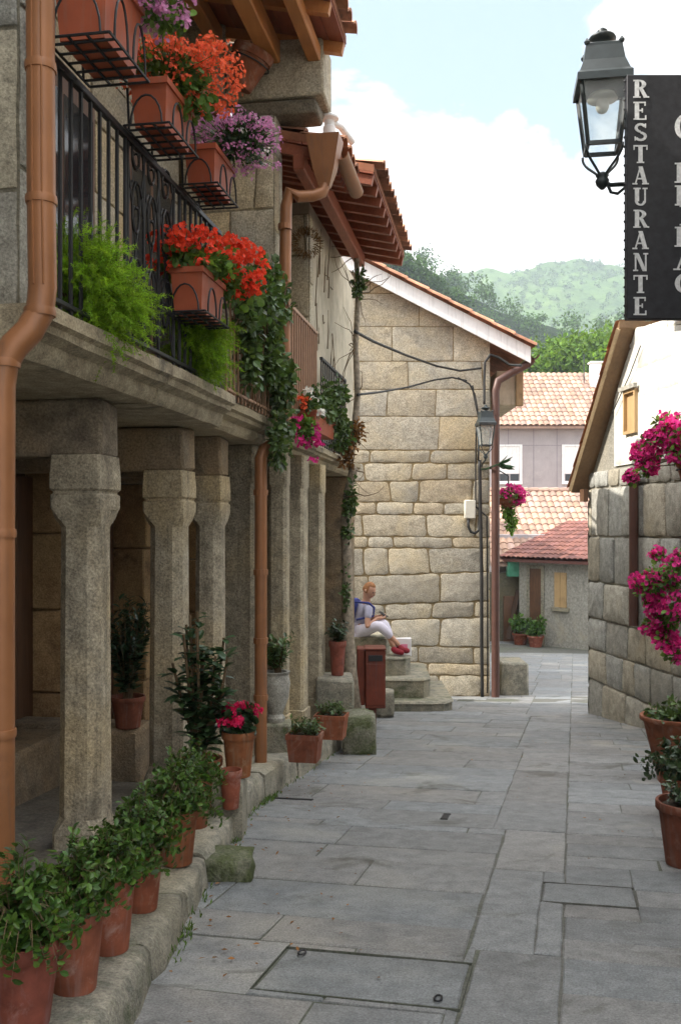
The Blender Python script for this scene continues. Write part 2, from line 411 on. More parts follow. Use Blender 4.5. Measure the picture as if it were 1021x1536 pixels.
def jc(rng, lo, hi, warm=0):
    k=rng.uniform(lo,hi); w=rng.uniform(0,warm); return (k*(1+w),k*(1+w*.35),k*(1-w*.3))
def shrub(lf, st, base, h, rad, nt, per, L, W, rng, kind=1, lo=.55, hi=1.7, start=.35, flat=1.0, warm=.5, droop=0):
    base=Vector(base)
    for i in range(nt):
        a=rng.uniform(0,2*PI); rr=math.sqrt(rng.random()); 
        tip=base+Vector((math.cos(a)*rad*rr*rng.uniform(.8,1.15),math.sin(a)*rad*rr*rng.uniform(.8,1.15),h*(rng.uniform(.55,1.05)*(1-.45*rr*rr*flat))))
        mid=base+(tip-base)*.5+Vector((0,0,h*.08))+rv(rng)*rad*.08
        if droop: tip.z-=droop*rr*h
        pts=[base+Vector((rng.uniform(-1,1),rng.uniform(-1,1),0))*rad*.15,mid,tip]
        if st: st.tube(pts,[L*.05,L*.04,L*.02],4)
        for j in range(per):
            t=start+(1-start)*(j+rng.random()*.8)/per
            p=(pts[0]*(1-t)*(1-t)+pts[1]*2*t*(1-t)+pts[2]*t*t); ax=(pts[2]-pts[1]).normalized()
            q=ax.cross(rv(rng)); 
            if q.length<.1: continue
            d=(q.normalized()*1.0+ax*rng.uniform(.2,.9)+Vector((0,0,.15))).normalized()
            up=(ax+Vector((0,0,.6))+rv(rng)*.35)
            k=rng.uniform(.7,1.15); leaf(lf,p,d,up,L*k,W*k,jc(rng,lo,hi,warm),kind,rng.uniform(.0,.25))
def clump(lf, c, rx, ry, rz, n, L, W, rng, kind=0, lo=.5, hi=1.6, nsub=14, sub=.42, warm=.4):
    c=Vector(c); subs=[]
    for i in range(nsub):
        v=rv(rng)*rng.uniform(.35,.9); subs.append((c+Vector((v.x*rx,v.y*ry,v.z*rz)),rng.uniform(.7,1.25),rng.uniform(.8,1.2)))
    for i in range(n):
        s,k,br=rng.choice(subs); v=rv(rng); q=v*(rng.random()**.5)*sub*k
        p=s+Vector((q.x*rx,q.y*ry,q.z*rz)); d=(v+rv(rng)*.6+Vector((0,0,-.15))).normalized()
        m=rng.uniform(.7,1.2); t=jc(rng,lo,hi,warm); leaf(lf,p,d,rv(rng)+Vector((0,0,.8)),L*m,W*m,tuple(x*br for x in t),kind,rng.uniform(0,.3))
def blossoms(pt, pts, r, per, L, rng, lo=.75, hi=1.2):
    for c in pts:
        for i in range(per):
            v=rv(rng); v.z=abs(v.z)*.8+v.z*.2; p=Vector(c)+v*r*rng.uniform(.5,1)
            leaf(pt,p,(v.cross(rv(rng))+v*.2),v,L*rng.uniform(.8,1.2),L*rng.uniform(.7,1.1),jc(rng,lo,hi,.1),2)
def sprays(c, rx, ry, rz, n, rng, top=True):
    out=[]
    for i in range(n):
        v=rv(rng)
        if top: v.z=abs(v.z)
        k=rng.uniform(.75,1.08); out.append(Vector(c)+Vector((v.x*rx*k,v.y*ry*k,v.z*rz*k)))
    return out
def fern(lf, base, rx, ry, hup, hdown, n, rng, seg=13, needle=.028, bias=Vector((0,0,0)), per=6):
    base=Vector(base)
    for i in range(n):
        a=rng.uniform(0,2*PI); r=rng.uniform(.35,1.0); hu=hup*rng.uniform(.4,1.0)*(1.15-.5*r)
        tip=base+Vector((math.cos(a)*rx*r,math.sin(a)*ry*r,-hdown*rng.uniform(-.3,1)*r))+bias*rng.uniform(.2,1)
        mid=base+(tip-base)*.45+Vector((0,0,hu*1.7)); 
        br=rng.uniform(.6,1.35); yl=rng.uniform(0,.5)
        prev=base
        for j in range(1,seg+1):
            t=j/seg; p=base*(1-t)**2+mid*2*t*(1-t)+tip*t*t; ax=(p-prev).normalized()
            sd=ax.cross(Vector((0,0,1)));  sd=sd.normalized() if sd.length>.01 else Vector((1,0,0))
            w=.0011; col=(br*.8,br*.8,br*.8)
            lf.add([prev-sd*w,prev+sd*w,p+sd*w,p-sd*w],[(0,1,2,3)],col)
            if t>.15:
                for k in range(per):
                    q=prev+(p-prev)*rng.random(); v=(ax.cross(rv(rng))).normalized() if 1 else 0
                    dr=(v+ax*rng.uniform(.3,.9)).normalized(); nl=needle*rng.uniform(.6,1.25)*(1.15-.6*t)
                    s2=dr.cross(rv(rng)).normalized()*.0016; b2=br*rng.uniform(.8,1.25)
                    lf.add([q-s2,q+s2,q+dr*nl],[(0,1,2)],(b2*(1+yl*.5),b2*(1+yl*.12),b2*.9))
            prev=p
def tile_roof(mb, p0, u, UL, v, VL, n, rng, pitch=.21, row=.36, amp=.04, sub=6):
    p0=Vector(p0); u=Vector(u).normalized(); v=Vector(v).normalized(); n=Vector(n).normalized()
    nc=max(1,round(UL/pitch)); nr=max(1,round(VL/row)); pu=UL/nc; pv=VL/nr
    for c in range(nc):
        for r in range(nr):
            k=rng.uniform(.72,1.25); w=rng.uniform(-.12,.2); col=(k*(1+w*.3),k*(1+w*.1),k*(1-w*.4))
            jj=rng.uniform(-.008,.008); V=[]
            for e in (0,1):
                for i in range(sub+1):
                    x=i/sub; hgt=amp*(abs(math.sin(PI*x))**.8)*(1 if e==0 else .85)+(.03 if e==0 else 0.004)
                    V.append(p0+u*(pu*(c+x))+v*(pv*(r+e)+(-.03 if e==0 else .0)+jj)+n*hgt)
            Fs=[(i,i+1,sub+2+i,sub+1+i) for i in range(sub)]
            for i in range(sub+1): V.append(V[i]-n*.02)       # thick front lip
            Fs+=[(2*(sub+1)+i,2*(sub+1)+i+1,i+1,i) for i in range(sub)]
            mb.add(V,Fs,col)
def lantern(name, label, loc, S, rz, wall_pts, mat, group=None):
    loc=Vector(loc); t=thing(name,label,'lantern',loc,group); Rm=Matrix.Rotation(rz,3,'Z')
    xf=lambda x,y,z: loc+Rm@Vector((x,y,z))*S
    hb,ht,H=.092,.134,.38
    fr=MB(); gl=MB()
    cs=[(-1,-1),(1,-1),(1,1),(-1,1)]
    B=[xf(a*hb,b*hb,0) for a,b in cs]; T_=[xf(a*ht,b*ht,H) for a,b in cs]
    for i in range(4):
        j=(i+1)%4
        fr.bar(B[i],T_[i],.018*S,.018*S); fr.bar(B[i],B[j],.022*S,.022*S); fr.bar(T_[i],T_[j],.03*S,.024*S)
    fr.build('frame',mat,t)
    for i in range(4):
        j=(i+1)%4; c=(B[i]+T_[j])/2; mid=sum((B[i],B[j],T_[i],T_[j]),Vector())/4; ax=xf(0,0,H/2); out=(mid-ax); out.z=0; out.normalize()
        q=[B[i]+out*.002,B[j]+out*.002,T_[j]+out*.002,T_[i]+out*.002]; q=[mid+(p-mid)*.93 for p in q]
        g=MB(); g.add(q+[p-out*.004 for p in q],[(0,1,2,3),(7,6,5,4),(0,4,5,1),(1,5,6,2),(2,6,7,3),(3,7,4,0)]); g.build('glass_pane',M['glass'],t)
    rf=MB(); prof=[(.158,H-.03),(.158,H+.012),(.143,H+.03),(.118,H+.10),(.104,H+.19),(.104,H+.205),(.09,H+.215)]
    V=[];Fs=[]
    for r,z in prof: V+= [xf(a*r,b*r,z) for a,b in cs]
    for i in range(len(prof)-1):
        for k in range(4): Fs.append((i*4+k,i*4+(k+1)%4,i*4+4+(k+1)%4,i*4+4+k))
    Fs.append((0,1,2,3)); n=len(prof)*4; Fs.append((n-4,n-3,n-2,n-1)); rf.add(V,Fs)
    r=rf.build('roof',mat,t)
    fi=MB()
    fi.lathe([(.045*S,0),(.045*S,.02*S),(.03*S,.03*S),(.055*S,.045*S),(.082*S,.06*S),(.075*S,.075*S),(.04*S,.09*S),(.022*S,.1*S),(.03*S,.112*S),(.008*S,.13*S)],xf(0,0,H+.21),16)
    fi.build('finial',mat,r,smooth=True)
    for a,b in cs:
        k=MB(); k.lathe([(.014*S,0),(.018*S,.012*S),(.003*S,.035*S)],xf(a*.099,b*.099,H+.2),8); k.build('corner_knob',mat,r)
    rl=MB(); rl.lathe([(.09*S,0),(.075*S,.03*S),(.03*S,.05*S)],xf(0,0,H-.09),18); rl.build('reflector',M['cream'],t,smooth=True)
    bu=MB(); bu.lathe([(.018*S,.05*S),(.022*S,.03*S),(.038*S,-.01*S),(.04*S,-.04*S),(.025*S,-.065*S),(.004*S,-.075*S)],xf(0,0,H-.1),14); bu.build('bulb',M['cream'],t,smooth=True)
    for a,b in cs:
        lg=MB(); pts=[]
        for i in range(9):
            s=i/8; rr=hb*(1-s)**1.0*(1+.35*math.sin(PI*s))*(1)+.012; pts.append(xf(a*rr,b*rr,-.01-.16*s))
        lg.tube(pts,.008*S,6); lg.build('cradle_leg',mat,t,smooth=True)
    hub=MB(); hub.lathe([(.012*S,-.06*S),(.035*S,-.035*S),(.042*S,-.01*S),(.03*S,.01*S),(.04*S,.02*S),(.02*S,.04*S)],xf(0,0,-.185),14); hub.build('hub',mat,t,smooth=True)
    if wall_pts:
        am=MB(); am.tube([xf(0,0,-.19)]+[Vector(p) for p in wall_pts[0]],.014*S,8); am.build('bracket_arm',mat,t,smooth=True)
        for w in wall_pts[1:]:
            am=MB(); am.tube([Vector(p) for p in w],.010*S,6); am.build('bracket_scroll',mat,t,smooth=True)
    return t
GLY={}
def _def():
    tk,tn=.24,.075
    V=lambda x,y0=0,y1=1,w=tk:[(x-w/2,y0),(x+w/2,y0),(x+w/2,y1),(x-w/2,y1)]
    Hh=lambda y,x0,x1,h=tn:[(x0,y-h/2),(x1,y-h/2),(x1,y+h/2),(x0,y+h/2)]
    D=lambda x0,y0,x1,y1,w:[(x0-w/2,y0),(x0+w/2,y0),(x1+w/2,y1),(x1-w/2,y1)]
    def arc(cx,cy,rx,ry,a0,a1,tx=tk,ty=tn,n=10):
        out=[]
        for i in range(n):
            q=[]
            for (s,inn) in ((i,0),(i+1,0),(i+1,1),(i,1)):
                a=math.radians(a0+(a1-a0)*s/n); q.append((cx+math.cos(a)*(rx-inn*tx),cy+math.sin(a)*(ry-inn*ty)))
            out.append(q)
        return out
    sf=lambda x,y,w=.42: Hh(y,x-w/2,x+w/2)
    e=.0375
    GLY['R']=[V(.2),sf(.2,e),sf(.16,1-e,.32),*arc(.3,.75,.42,.25,90,-90),Hh(.965,.2,.32),Hh(.535,.2,.32),D(.72,0,.42,.52,.22),sf(.74,e,.3)]
    GLY['P']=[V(.2),sf(.2,e),sf(.16,1-e,.32),*arc(.3,.72,.44,.28,90,-90),Hh(.965,.2,.32),Hh(.475,.2,.32)]
    GLY['E']=[V(.2),Hh(e,0,.74),Hh(1-e,0,.7),Hh(.52,.2,.52),V(.70,0,.25,.07),V(.66,.78,1,.07),V(.5,.4,.64,.07)]
    GLY['S']=[*arc(.4,.735,.34,.265,20,270,.17,.12),*arc(.4,.265,.36,.265,-160,90,.17,.12),V(.68,.74,.98,.07),V(.1,.02,.26,.07)]
    GLY['T']=[V(.4),Hh(1-e,0,.8),sf(.4,e),V(.035,.74,1,.07),V(.765,.74,1,.07)]
    GLY['A']=[D(.1,0,.4,1,.08),D(.68,0,.40,1,.24),Hh(.32,.2,.56),sf(.08,e,.28),sf(.68,e,.38)]
    GLY['U']=[V(.2,.25,1),V(.66,.25,1,.09),*arc(.395,.27,.315,.27,180,360,.16,.1),sf(.2,1-e,.4),sf(.66,1-e,.28)]
    GLY['N']=[V(.12,0,1,.09),D(.64,0,.18,1,.22),V(.7,0,1,.09),sf(.12,e,.28),sf(.7,1-e,.28),Hh(1-e,0,.2)]
    GLY['I']=[V(.4),sf(.4,e),sf(.4,1-e)]
    GLY['O']=arc(.4,.5,.4,.5,0,360,.2,.08,24)
_def()
def letter(mb, ch, fn, x, y, w, h):
    for i,q in enumerate(GLY[ch]): mb.prism([(x+a/.8*w,y+b*h) for a,b in q],fn,0,.003+.0002*(i%9))
def pot(name, label, loc, r, h, group, mat='terracotta', rim=.16, taper=.68, plants=None, cat='flower pot'):
    """pot standing at loc; r = rim radius"""
    loc=Vector(loc); t=thing(name,label,cat,loc,group)
    rb=r*taper; hr=h*rim
    prof=[(rb*.9,0),(rb,.004),(r*.90,h-hr-.002),(r*.985,h-hr),(r,h-hr+.005),(r,h-.006),(r*.985,h),(r*.90,h),(r*.885,h-.008),(r*.86,h-.03)]
    pr=random.Random(name+label); pk=pr.uniform(.75,1.2); b=MB(); b.lathe(prof,loc,28,(pk,pk*pr.uniform(.88,1.1),pk*pr.uniform(.85,1.15))); p=b.build('pot_body',M[mat],t,smooth='auto')
    s=MB(); s.lathe([(r*.855,h-.045),(r*.855,h-.03),(r*.4,h-.018)],loc,20); s.build('soil',M['soil'],t)
    return t
# ------------------------------------------------------------------ ground and street
rng=random.Random(7)
mb=MB()
ys=[-12,0,8,14,32,48,70,140,300,800,2500]
zs=[GZ(y)-.05 for y in ys[:5]]+[-4.4,-6,-8,-9,-10,-10]
xs=[-900,-60,-12,-4,0,4,12,60,900]
vs=[(x*(1 if y<300 else 3),y,z-.015) for y,z in zip(ys,zs) for x in xs]
n=len(xs); mb.add(vs,[(i*n+k,i*n+k+1,(i+1)*n+k+1,(i+1)*n+k) for i in range(len(ys)-1) for k in range(n-1)])
struct(mb.build('terrain',M['ground'],smooth=True))
SA=math.atan(.25); ca,sa=math.cos(SA),math.sin(SA)
def st(a,b,w): X=a*ca+b*sa; Y=-a*sa+b*ca; return Vector((X,Y,GZ(Y)+w))
mb=MB()
bs=[-1.5+.5*i for i in range(82)]
base=[st(a,b,-.005) for b in bs for a in (-5,8)]
mb.add(base,[(2*i,2*i+1,2*i+3,2*i+2) for i in range(len(bs)-1)]); struct(mb.build('street_bed',M['joint']))
mb=MB()
def slab(a0,a1,b0,b1,tint=None,lift=0):
    g=rng.uniform(.001,.004); j=lambda: rng.uniform(-.004,.004)
    q=[(a0+g+j(),b0+g+j()),(a1-g+j(),b0+g+j()),(a1-g+j(),b1-g+j()),(a0+g+j(),b1-g+j())]
    k=rng.uniform(.86,1.10); w=rng.uniform(-.03,.05); col=tint or (k*(1+w),k,k*(1-w*.8))
    z=lift+rng.uniform(-.003,.003); tl=[z+rng.uniform(-.0025,.0025) for _ in range(4)]
    pts=[]
    for i in range(4):
        p,p2=Vector(q[i]),Vector(q[(i+1)%4]); m=max(1,int((p2-p).length/.16))
        for e in range(m):
            s=e/m; x=p+(p2-p)*s
            if e: x=x+Vector((rng.uniform(-.004,.004),rng.uniform(-.004,.004)))
            pts.append((x.x,x.y,tl[i]*(1-s)+tl[(i+1)%4]*s))
    c=Vector(((a0+a1)/2,(b0+b1)/2)); n=len(pts)
    def sh(f): return [(c.x+(x-c.x)*(1-f/max(.05,abs(a1-a0)/2)),c.y+(y-c.y)*(1-f/max(.05,abs(b1-b0)/2)),z) for x,y,z in pts]
    r1=sh(.006)
    V=[st(x,y,-.03) for x,y,z in pts]+[st(x,y,z-.005) for x,y,z in pts]+[st(x,y,z) for x,y,z in r1]+[st(c.x,c.y,sum(tl)/4-.001)]
    Fs=[]
    for i in range(n):
        k2=(i+1)%n; Fs+=[(i,k2,n+k2,n+i),(n+i,n+k2,2*n+k2,2*n+i),(2*n+i,2*n+k2,3*n)]
    mb.add(V,Fs,col)
MANH=[]
def manhole(px,py,w,h):
    d=1.2/((py-790)/F-.1); X=(px-CX)*d/F
    a=X*ca-d*sa; b=X*sa+d*ca; MANH.append((a-w/2,a+w/2,b-h/2,b+h/2))
manhole(548,1465,.68,.40); manhole(882,1343,.40,.30)
def rows(a0,a1,b0,b1,hb,wa):
    b=b0
    while b<b1:
        h=rng.uniform(*hb); a=a0
        while a<a1-.02:
            w=rng.uniform(*wa)
            if a+w>a1-.18: w=a1-a
            cells=[(a,a+w,b,b+h)]
            for (m0,m1,n0,n1) in MANH:
                nx=[]
                for (p,q,r,s) in cells:
                    if q<=m0 or p>=m1 or s<=n0 or r>=n1: nx.append((p,q,r,s)); continue
                    if p<m0: nx.append((p,m0,r,s))
                    if q>m1: nx.append((m1,q,r,s))
                    x0,x1=max(p,m0),min(q,m1)
                    if r<n0: nx.append((x0,x1,r,n0))
                    if s>n1: nx.append((x0,x1,n1,s))
                cells=nx
            for (p,q,r,s) in cells:
                if q-p>.03 and s-r>.02: slab(p,q,r,s)
            a+=w
        b+=h
def A1(b): return -.33-.022*b
b=-1.
while b<40:                                  # three strips, each laid in its own rhythm
    h=3.2; 
    rows(-4.5,A1(b),b,b+h-.001,(.28,.5),(.6,1.3))
    rows(A1(b),-.04,b,b+h-.001,(.6,1.3),(.4,.6))
    rows(-.04,.72,b,b+h-.001,(.2,.36),(.3,.75))
    rows(.72,7,b,b+h-.001,(.3,.5),(.5,1.1))
    b+=h
struct(mb.build('street_paving',M['paving'],smooth='auto'))
# cover slabs of the manholes
mkeep=mb
for i,(m0,m1,n0,n1) in enumerate(MANH):
    t=thing('manhole_cover',['large oblong stone manhole cover with two iron lifting rings set in the near paving','small oblong stone manhole cover without rings in the paving by the right side'][i],'manhole cover',st((m0+m1)/2,(n0+n1)/2,0),'stone manhole covers')
    mb=MB(); rr=rng; slab(m0+.008,m1-.008,n0+.008,n1-.008,(.92,.94,.95),.001); mb.build('cover_slab',M['paving'],t,smooth='auto')
    fr=MB()
    for (p,q,r,s) in ((m0,m1,n0,n0+.003),(m0,m1,n1-.003,n1),(m0,m0+.003,n0+.003,n1-.003),(m1-.003,m1,n0+.003,n1-.003)):
        fr.add([st(x,y,w) for w in (-.02,.0045) for x,y in ((p,r),(q,r),(q,s),(p,s))],[(0,1,2,3),(4,5,6,7),(0,1,5,4),(1,2,6,5),(2,3,7,6),(3,0,4,7)])
    fr.build('iron_frame',M['joint'],t)
    if i==0:
        for a,b in ((m0+.075,n1-.055),(m1-.075,n0+.06)):
            h=MB(); h.tube([st(a+.012*math.cos(x),b+.024*math.sin(x),.008) for x in [PI*2*k/12 for k in range(13)]],.0035,6); h.build('lifting_ring',M['iron'],t)
for (px,py,w,h,lab) in ((668,1226,.045,.16,'short dark iron drain slot in the middle of the street'),(434,1199,.32,.035,'long narrow iron drain grate beside the brown downpipe foot')):
    d=1.2/((py-790)/F-.1); X=(px-CX)*d/F; a=X*ca-d*sa; b=X*sa+d*ca
    g=MB(); k=6; 
    lx=w>h
    for i in range(5):
        if lx: p,q,r,s=a-w/2,a+w/2,b-h/2+h*i/5,b-h/2+h*(i+.6)/5
        else: p,q,r,s=a-w/2+w*i/5,a-w/2+w*(i+.6)/5,b-h/2,b+h/2
        g.add([st(x,y,z) for z in (-.01,.006) for x,y in ((p,r),(q,r),(q,s),(p,s))],[(0,1,2,3),(4,5,6,7),(0,1,5,4),(1,2,6,5),(2,3,7,6),(3,0,4,7)])
    for e in (0,1):
        if lx: p,q,r,s=a-w/2+e*(w-.012),a-w/2+e*(w-.012)+.012,b-h/2,b+h/2
        else: p,q,r,s=a-w/2,a+w/2,b-h/2+e*(h-.012),b-h/2+e*(h-.012)+.012
        g.add([st(x,y,z) for z in (-.012,.0075) for x,y in ((p,r),(q,r),(q,s),(p,s))],[(0,1,2,3),(4,5,6,7),(0,1,5,4),(1,2,6,5),(2,3,7,6),(3,0,4,7)])
    tag(g.build('drain_grate',M['iron']),lab,'drain')
# raised pavement under the arcade: long kerb stones that step down the street
EDGE=[(1.6,-.67),(2.8,-.63),(4.3,-.62),(5.9,-.57),(8.0,-.17),(10.8,.39),(12.4,.5),(13.5,.42)]
def ex(y):
    for (a,b),(c,d) in zip(EDGE,EDGE[1:]):
        if y<=c: return b+(d-b)*(y-a)/(c-a)
    return EDGE[-1][1]
def kz(y): return GZ(y)+(.13 if y<4.5 else .13+.07*min(1,(y-4.5)/1.5))
mb=MB(); cuts=[1.6,2.35,3.1,3.75,4.28,5.0,5.55,6.2,7.1,7.9,8.9,9.9,11.0,11.9,12.5]
for y0,y1 in zip(cuts,cuts[1:]):
    V=[];Fs=[]; m=6; k=rng.uniform(.85,1.15); dz=rng.uniform(-.015,.015); off=rng.uniform(-.02,.03)
    prof=[(.025,-.25),(.02,-.12),(.014,-.03),(-.002,-.008),(-.03,0),(-.14,.001),(-.25,.0),(-.36,-.003)]
    for i in range(m+1):
        y=y0+.008+(y1-y0-.016)*i/m; z=kz(y)+dz
        e=.02 if i in (0,m) else 0
        for (o,w) in prof:
            V.append((ex(y)+off+o+rng.uniform(-.009,.009)-e*.5,y,z+w-e*.4+rng.uniform(-.004,.004)))
    q=len(prof)
    for i in range(m):
        for j in range(q-1): Fs.append((i*q+j,i*q+j+1,(i+1)*q+j+1,(i+1)*q+j))
    Fs.append(tuple(range(q))); Fs.append(tuple(m*q+j for j in range(q)))
    mb.add(V,Fs,(k,k,k))
struct(mb.build('kerb_stones',M['kerb'],smooth='auto'))
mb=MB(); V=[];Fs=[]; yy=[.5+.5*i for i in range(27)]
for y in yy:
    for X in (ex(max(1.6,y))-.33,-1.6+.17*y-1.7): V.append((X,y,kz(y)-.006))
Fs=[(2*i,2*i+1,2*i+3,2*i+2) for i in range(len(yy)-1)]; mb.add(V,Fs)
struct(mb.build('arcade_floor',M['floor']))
def weeds(n, where, h, r2):
    w=MB()
    for i in range(n):
        p=where(); k=r2.uniform(2,6)
        for j in range(int(k)):
            leaf(w,p+Vector((r2.uniform(-.03,.03),r2.uniform(-.03,.03),0)),Vector((r2.uniform(-.6,.6),r2.uniform(-.6,.6),1)),rv(r2),h*r2.uniform(.4,1.2),h*.22,jc(r2,.5,1.4,.5),0,.3)
    return w
r2=random.Random(3)
def wh():
    y=r2.choice((r2.uniform(3.2,4.2),r2.uniform(4.9,6.6),r2.uniform(6,8.5),r2.gauss(6.25,.12))); return Vector((ex(y)+r2.uniform(.015,.05),y,GZ(y)))
struct(weeds(130,wh,.035,r2).build('kerb_weeds',M['leaf_ger']),'stuff')
def blockstone(name,label,c,s,mat,seed,rot=0,subd=3,rough=.12,cat='stone block',group=None):
    bm=bmesh.new(); bmesh.ops.create_cube(bm,size=1); bmesh.ops.subdivide_edges(bm,edges=bm.edges,cuts=5,use_grid_fill=True)
    o=Vector((seed*3.7,seed*1.3,seed)); mt=Matrix.Rotation(rot,3,'Z')
    m=MB(); 
    for v in bm.verts:
        p=v.co.copy(); q=p.normalized()*.62; k=max(abs(p.x),abs(p.y),abs(p.z)); p=p.lerp(q,.22+.1*noise.noise(p+o))
        p=p*(1+rough*noise.noise(p*2.5+o)+rough*.4*noise.noise(p*7+o)); v.co=Vector((p.x*s[0],p.y*s[1],p.z*s[2]))
    m.add([Vector(c)+mt@v.co for v in bm.verts],[[v.index for v in f.verts] for f in bm.faces]); bm.free()
    return tag(m.build(name,M[mat],smooth=True),label,cat,group)
blockstone('step_stone','squat mossy stone lying against the kerb end in the street',(-.54,4.38,GZ(4.38)+.04),(.26,.22,.13),'mossy',1)
blockstone('corner_stone','upright grey stone block under the pot of crimson geraniums',(-.62,5.22,GZ(5.22)+.13),(.17,.3,.40),'kerb',2,rough=.07)
blockstone('boulder','round mossy boulder at the pavement edge in front of the brown bin',(.17,8.5,GZ(8.5)+.17),(.30,.4,.36),'mossy',3,cat='boulder')
blockstone('foot_stone','grey squared stone behind the foot of the brown bin',P(576,1054,11.6),(.24,.3,.32),'kerb',4,rough=.06)

# ------------------------------------------------------------------ the arcaded row
row=[]
def house(label, d0, name='arcade_house'):
    return thing(name,label,'house',fac(0,d0,-2.2),'stone houses of the arcaded row')
HA=house('near arcaded stone house with black iron balcony railing and octagonal granite columns',4.2)
HB=house('middle arcaded stone house with brown balcony rail and copper gutter',7.2)
HC=house('far narrow arcaded house with wide red wooden eave over a plastered wall',9.7)
rf=random.Random(11)
def loft(mb, c, secs, col=(1,1,1)):   # secs: (half width, chamfer, z); c=(o,d)
    V=[];Fs=[]
    for (h,ch,z) in secs:
        for (a,b) in ((h,-h+ch),(h,h-ch),(h-ch,h),(-h+ch,h),(-h,h-ch),(-h,-h+ch),(-h+ch,-h),(h-ch,-h)):
            V.append(fac(c[0]+a,c[1]+b,z))
    m=len(secs)
    for i in range(m-1):
        for k in range(8): Fs.append((i*8+k,i*8+(k+1)%8,i*8+8+(k+1)%8,i*8+8+k))
    Fs+= [tuple(range(8)),tuple((m-1)*8+k for k in range(8))]; mb.add(V,Fs,col)
def zg(d): return GZ(d*K)/K      # street level in row units
def column(H,o,d,hw,top,ztop=.42,cap=True,rot=0,tint=1):
    zb=(kz(d*K)-.02)/K; c=MB()
    sh=[(hw*1.0,hw*.18,zb),(hw*1.0,hw*.18,zb+.12),(hw*.90,hw*.46,zb+.2)]
    nseg=9; zt=ztop-.42
    for i in range(nseg+1):
        s=i/nseg; sh.append((hw*(.88-.05*s)*(1+.012*noise.noise(Vector((d*3,s*7,1)))),hw*.40,zb+.22+(zt-zb-.22)*s))
    sh+=[(hw*.97,hw*.3,zt+.05),(hw*1.0,hw*.1,zt+.1)]
    loft(c,(o,d),sh,(tint,)*3); col=c.build('column',M['granite'],H,smooth='auto')
    k=MB(); b=.012
    loft(k,(o,d),[(hw*1.02,hw*.1,zt+.1),(hw*1.04,hw*.1,zt+.12),(hw*1.04,hw*.1,zt+.185),(hw*.96,hw*.1,zt+.195),(hw*.96,hw*.1,zt+.21)],(tint*.97,)*3)
    loft(k,(o,d),[(hw*.97,hw*.06,zt+.208),(hw*1.05,hw*.06,zt+.222),(hw*1.05,hw*.06,ztop-.12),(hw*1.0,hw*.08,ztop)],(tint*1.03,)*3)
    k.build('capital',M['granite'],col,smooth='auto'); return col
def fbox(mb,o0,o1,d0,d1,z0,z1,bev=.012,col=(1,1,1),jit=.0): 
    x=mb.xf; mb.xf=fac; mb.box(o0,o1,d0,d1,z0,z1,bev,col,jit,rf); mb.xf=x
def lintel(H,o0,o1,d,z0,z1,w=.26):
    m=MB(); n=8; V=[];Fs=[]
    prof=[(-w/2,z0),(w/2,z0),(w/2,z1),(-w/2,z1)]
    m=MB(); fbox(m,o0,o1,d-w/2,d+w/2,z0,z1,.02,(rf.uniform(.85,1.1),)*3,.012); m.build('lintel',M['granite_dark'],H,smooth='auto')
for H,o,d,hw in ((HA,-.41,5.5,.150),(HA,-.44,7.0,.152),(HB,-.36,7.75,.130)):
    column(H,o,d,hw,.75); lintel(H,-1.9,o+hw,d,.42,.745,hw*2-.02)
    # upright face stone over the capital
for H,o,d,hw,mt,t in ((HB,-.36,8.65,.17,'granite',.72),(HC,-.13,9.85,.14,'granite',1.05),(HC,-.20,11.25,.13,'granite',1.1),(HB,-.12,9.2,.09,'granite',.95)):
    m=MB(); zb=(kz(d*K)-.03)/K
    secs=[(hw*1.12,.02,zb),(hw*1.12,.02,zb+.35),(hw,.03,zb+.36)]+[(hw*(1+.03*noise.noise(Vector((d,i,2)))),.03,zb+.36+(.4-zb-.36)*i/8) for i in range(1,9)]+[(hw*1.05,.02,.42),(hw*1.05,.02,.745)]
    loft(m,(o,d),secs,(t,t,t*.97)); m.build('pillar',M[mt],H,smooth='auto'); 
for H,o,d in ((HB,-.5,8.65),(HC,-.3,9.85),(HC,-.33,11.25)): lintel(H,-1.9,o,d,.42,.74,.28)
# balcony slabs with moulded fascia, in stone lengths
def slabrun(H,o,d0,d1,zb,zt,joints,prof=None):
    m=MB(); ds=[d0]+joints+[d1]
    prof=prof or [(-1.95,0),(-.13,0),(-.10,.04),(-.10,.09),(-.035,.115),(-.03,.15),(.0,.165),(.0,.23),(-.03,.235),(-1.95,.235)]
    sc=(zt-zb)/.235
    for a,b in zip(ds,ds[1:]):
        k=rf.uniform(.88,1.12); V=[];Fs=[]; n=7; q=len(prof); oo=rf.uniform(-.012,.012)
        for i in range(n+1):
            d=a+.004+(b-a-.008)*i/n
            for (x,z) in prof: V.append(fac(o+x+oo+(rf.uniform(-.006,.006) if x>-1 else 0),d,zb+z*sc+rf.uniform(-.004,.004)))
        for i in range(n):
            for j in range(q): Fs.append((i*q+j,i*q+(j+1)%q,(i+1)*q+(j+1)%q,(i+1)*q+j))
        Fs+=[tuple(range(q)),tuple(n*q+j for j in range(q))]; m.add(V,Fs,(k,k,k*.98))
    m.build('balcony_slab',M['slabstone'],H,smooth='auto')
slabrun(HA,.07,4.1,7.0,.75,.985,[5.65])
slabrun(HB,.02,7.0,9.3,.75,.965,[8.2])
slabrun(HC,-.02,9.3,14.0,.735,.93,[10.6,12.4])
m=MB(); fbox(m,-1.94,-.12,13.6,13.98,-3.6,.73,.01,(.95,.9,.8)); m.build('arcade_end_wall',M['granite_dark'],HC)
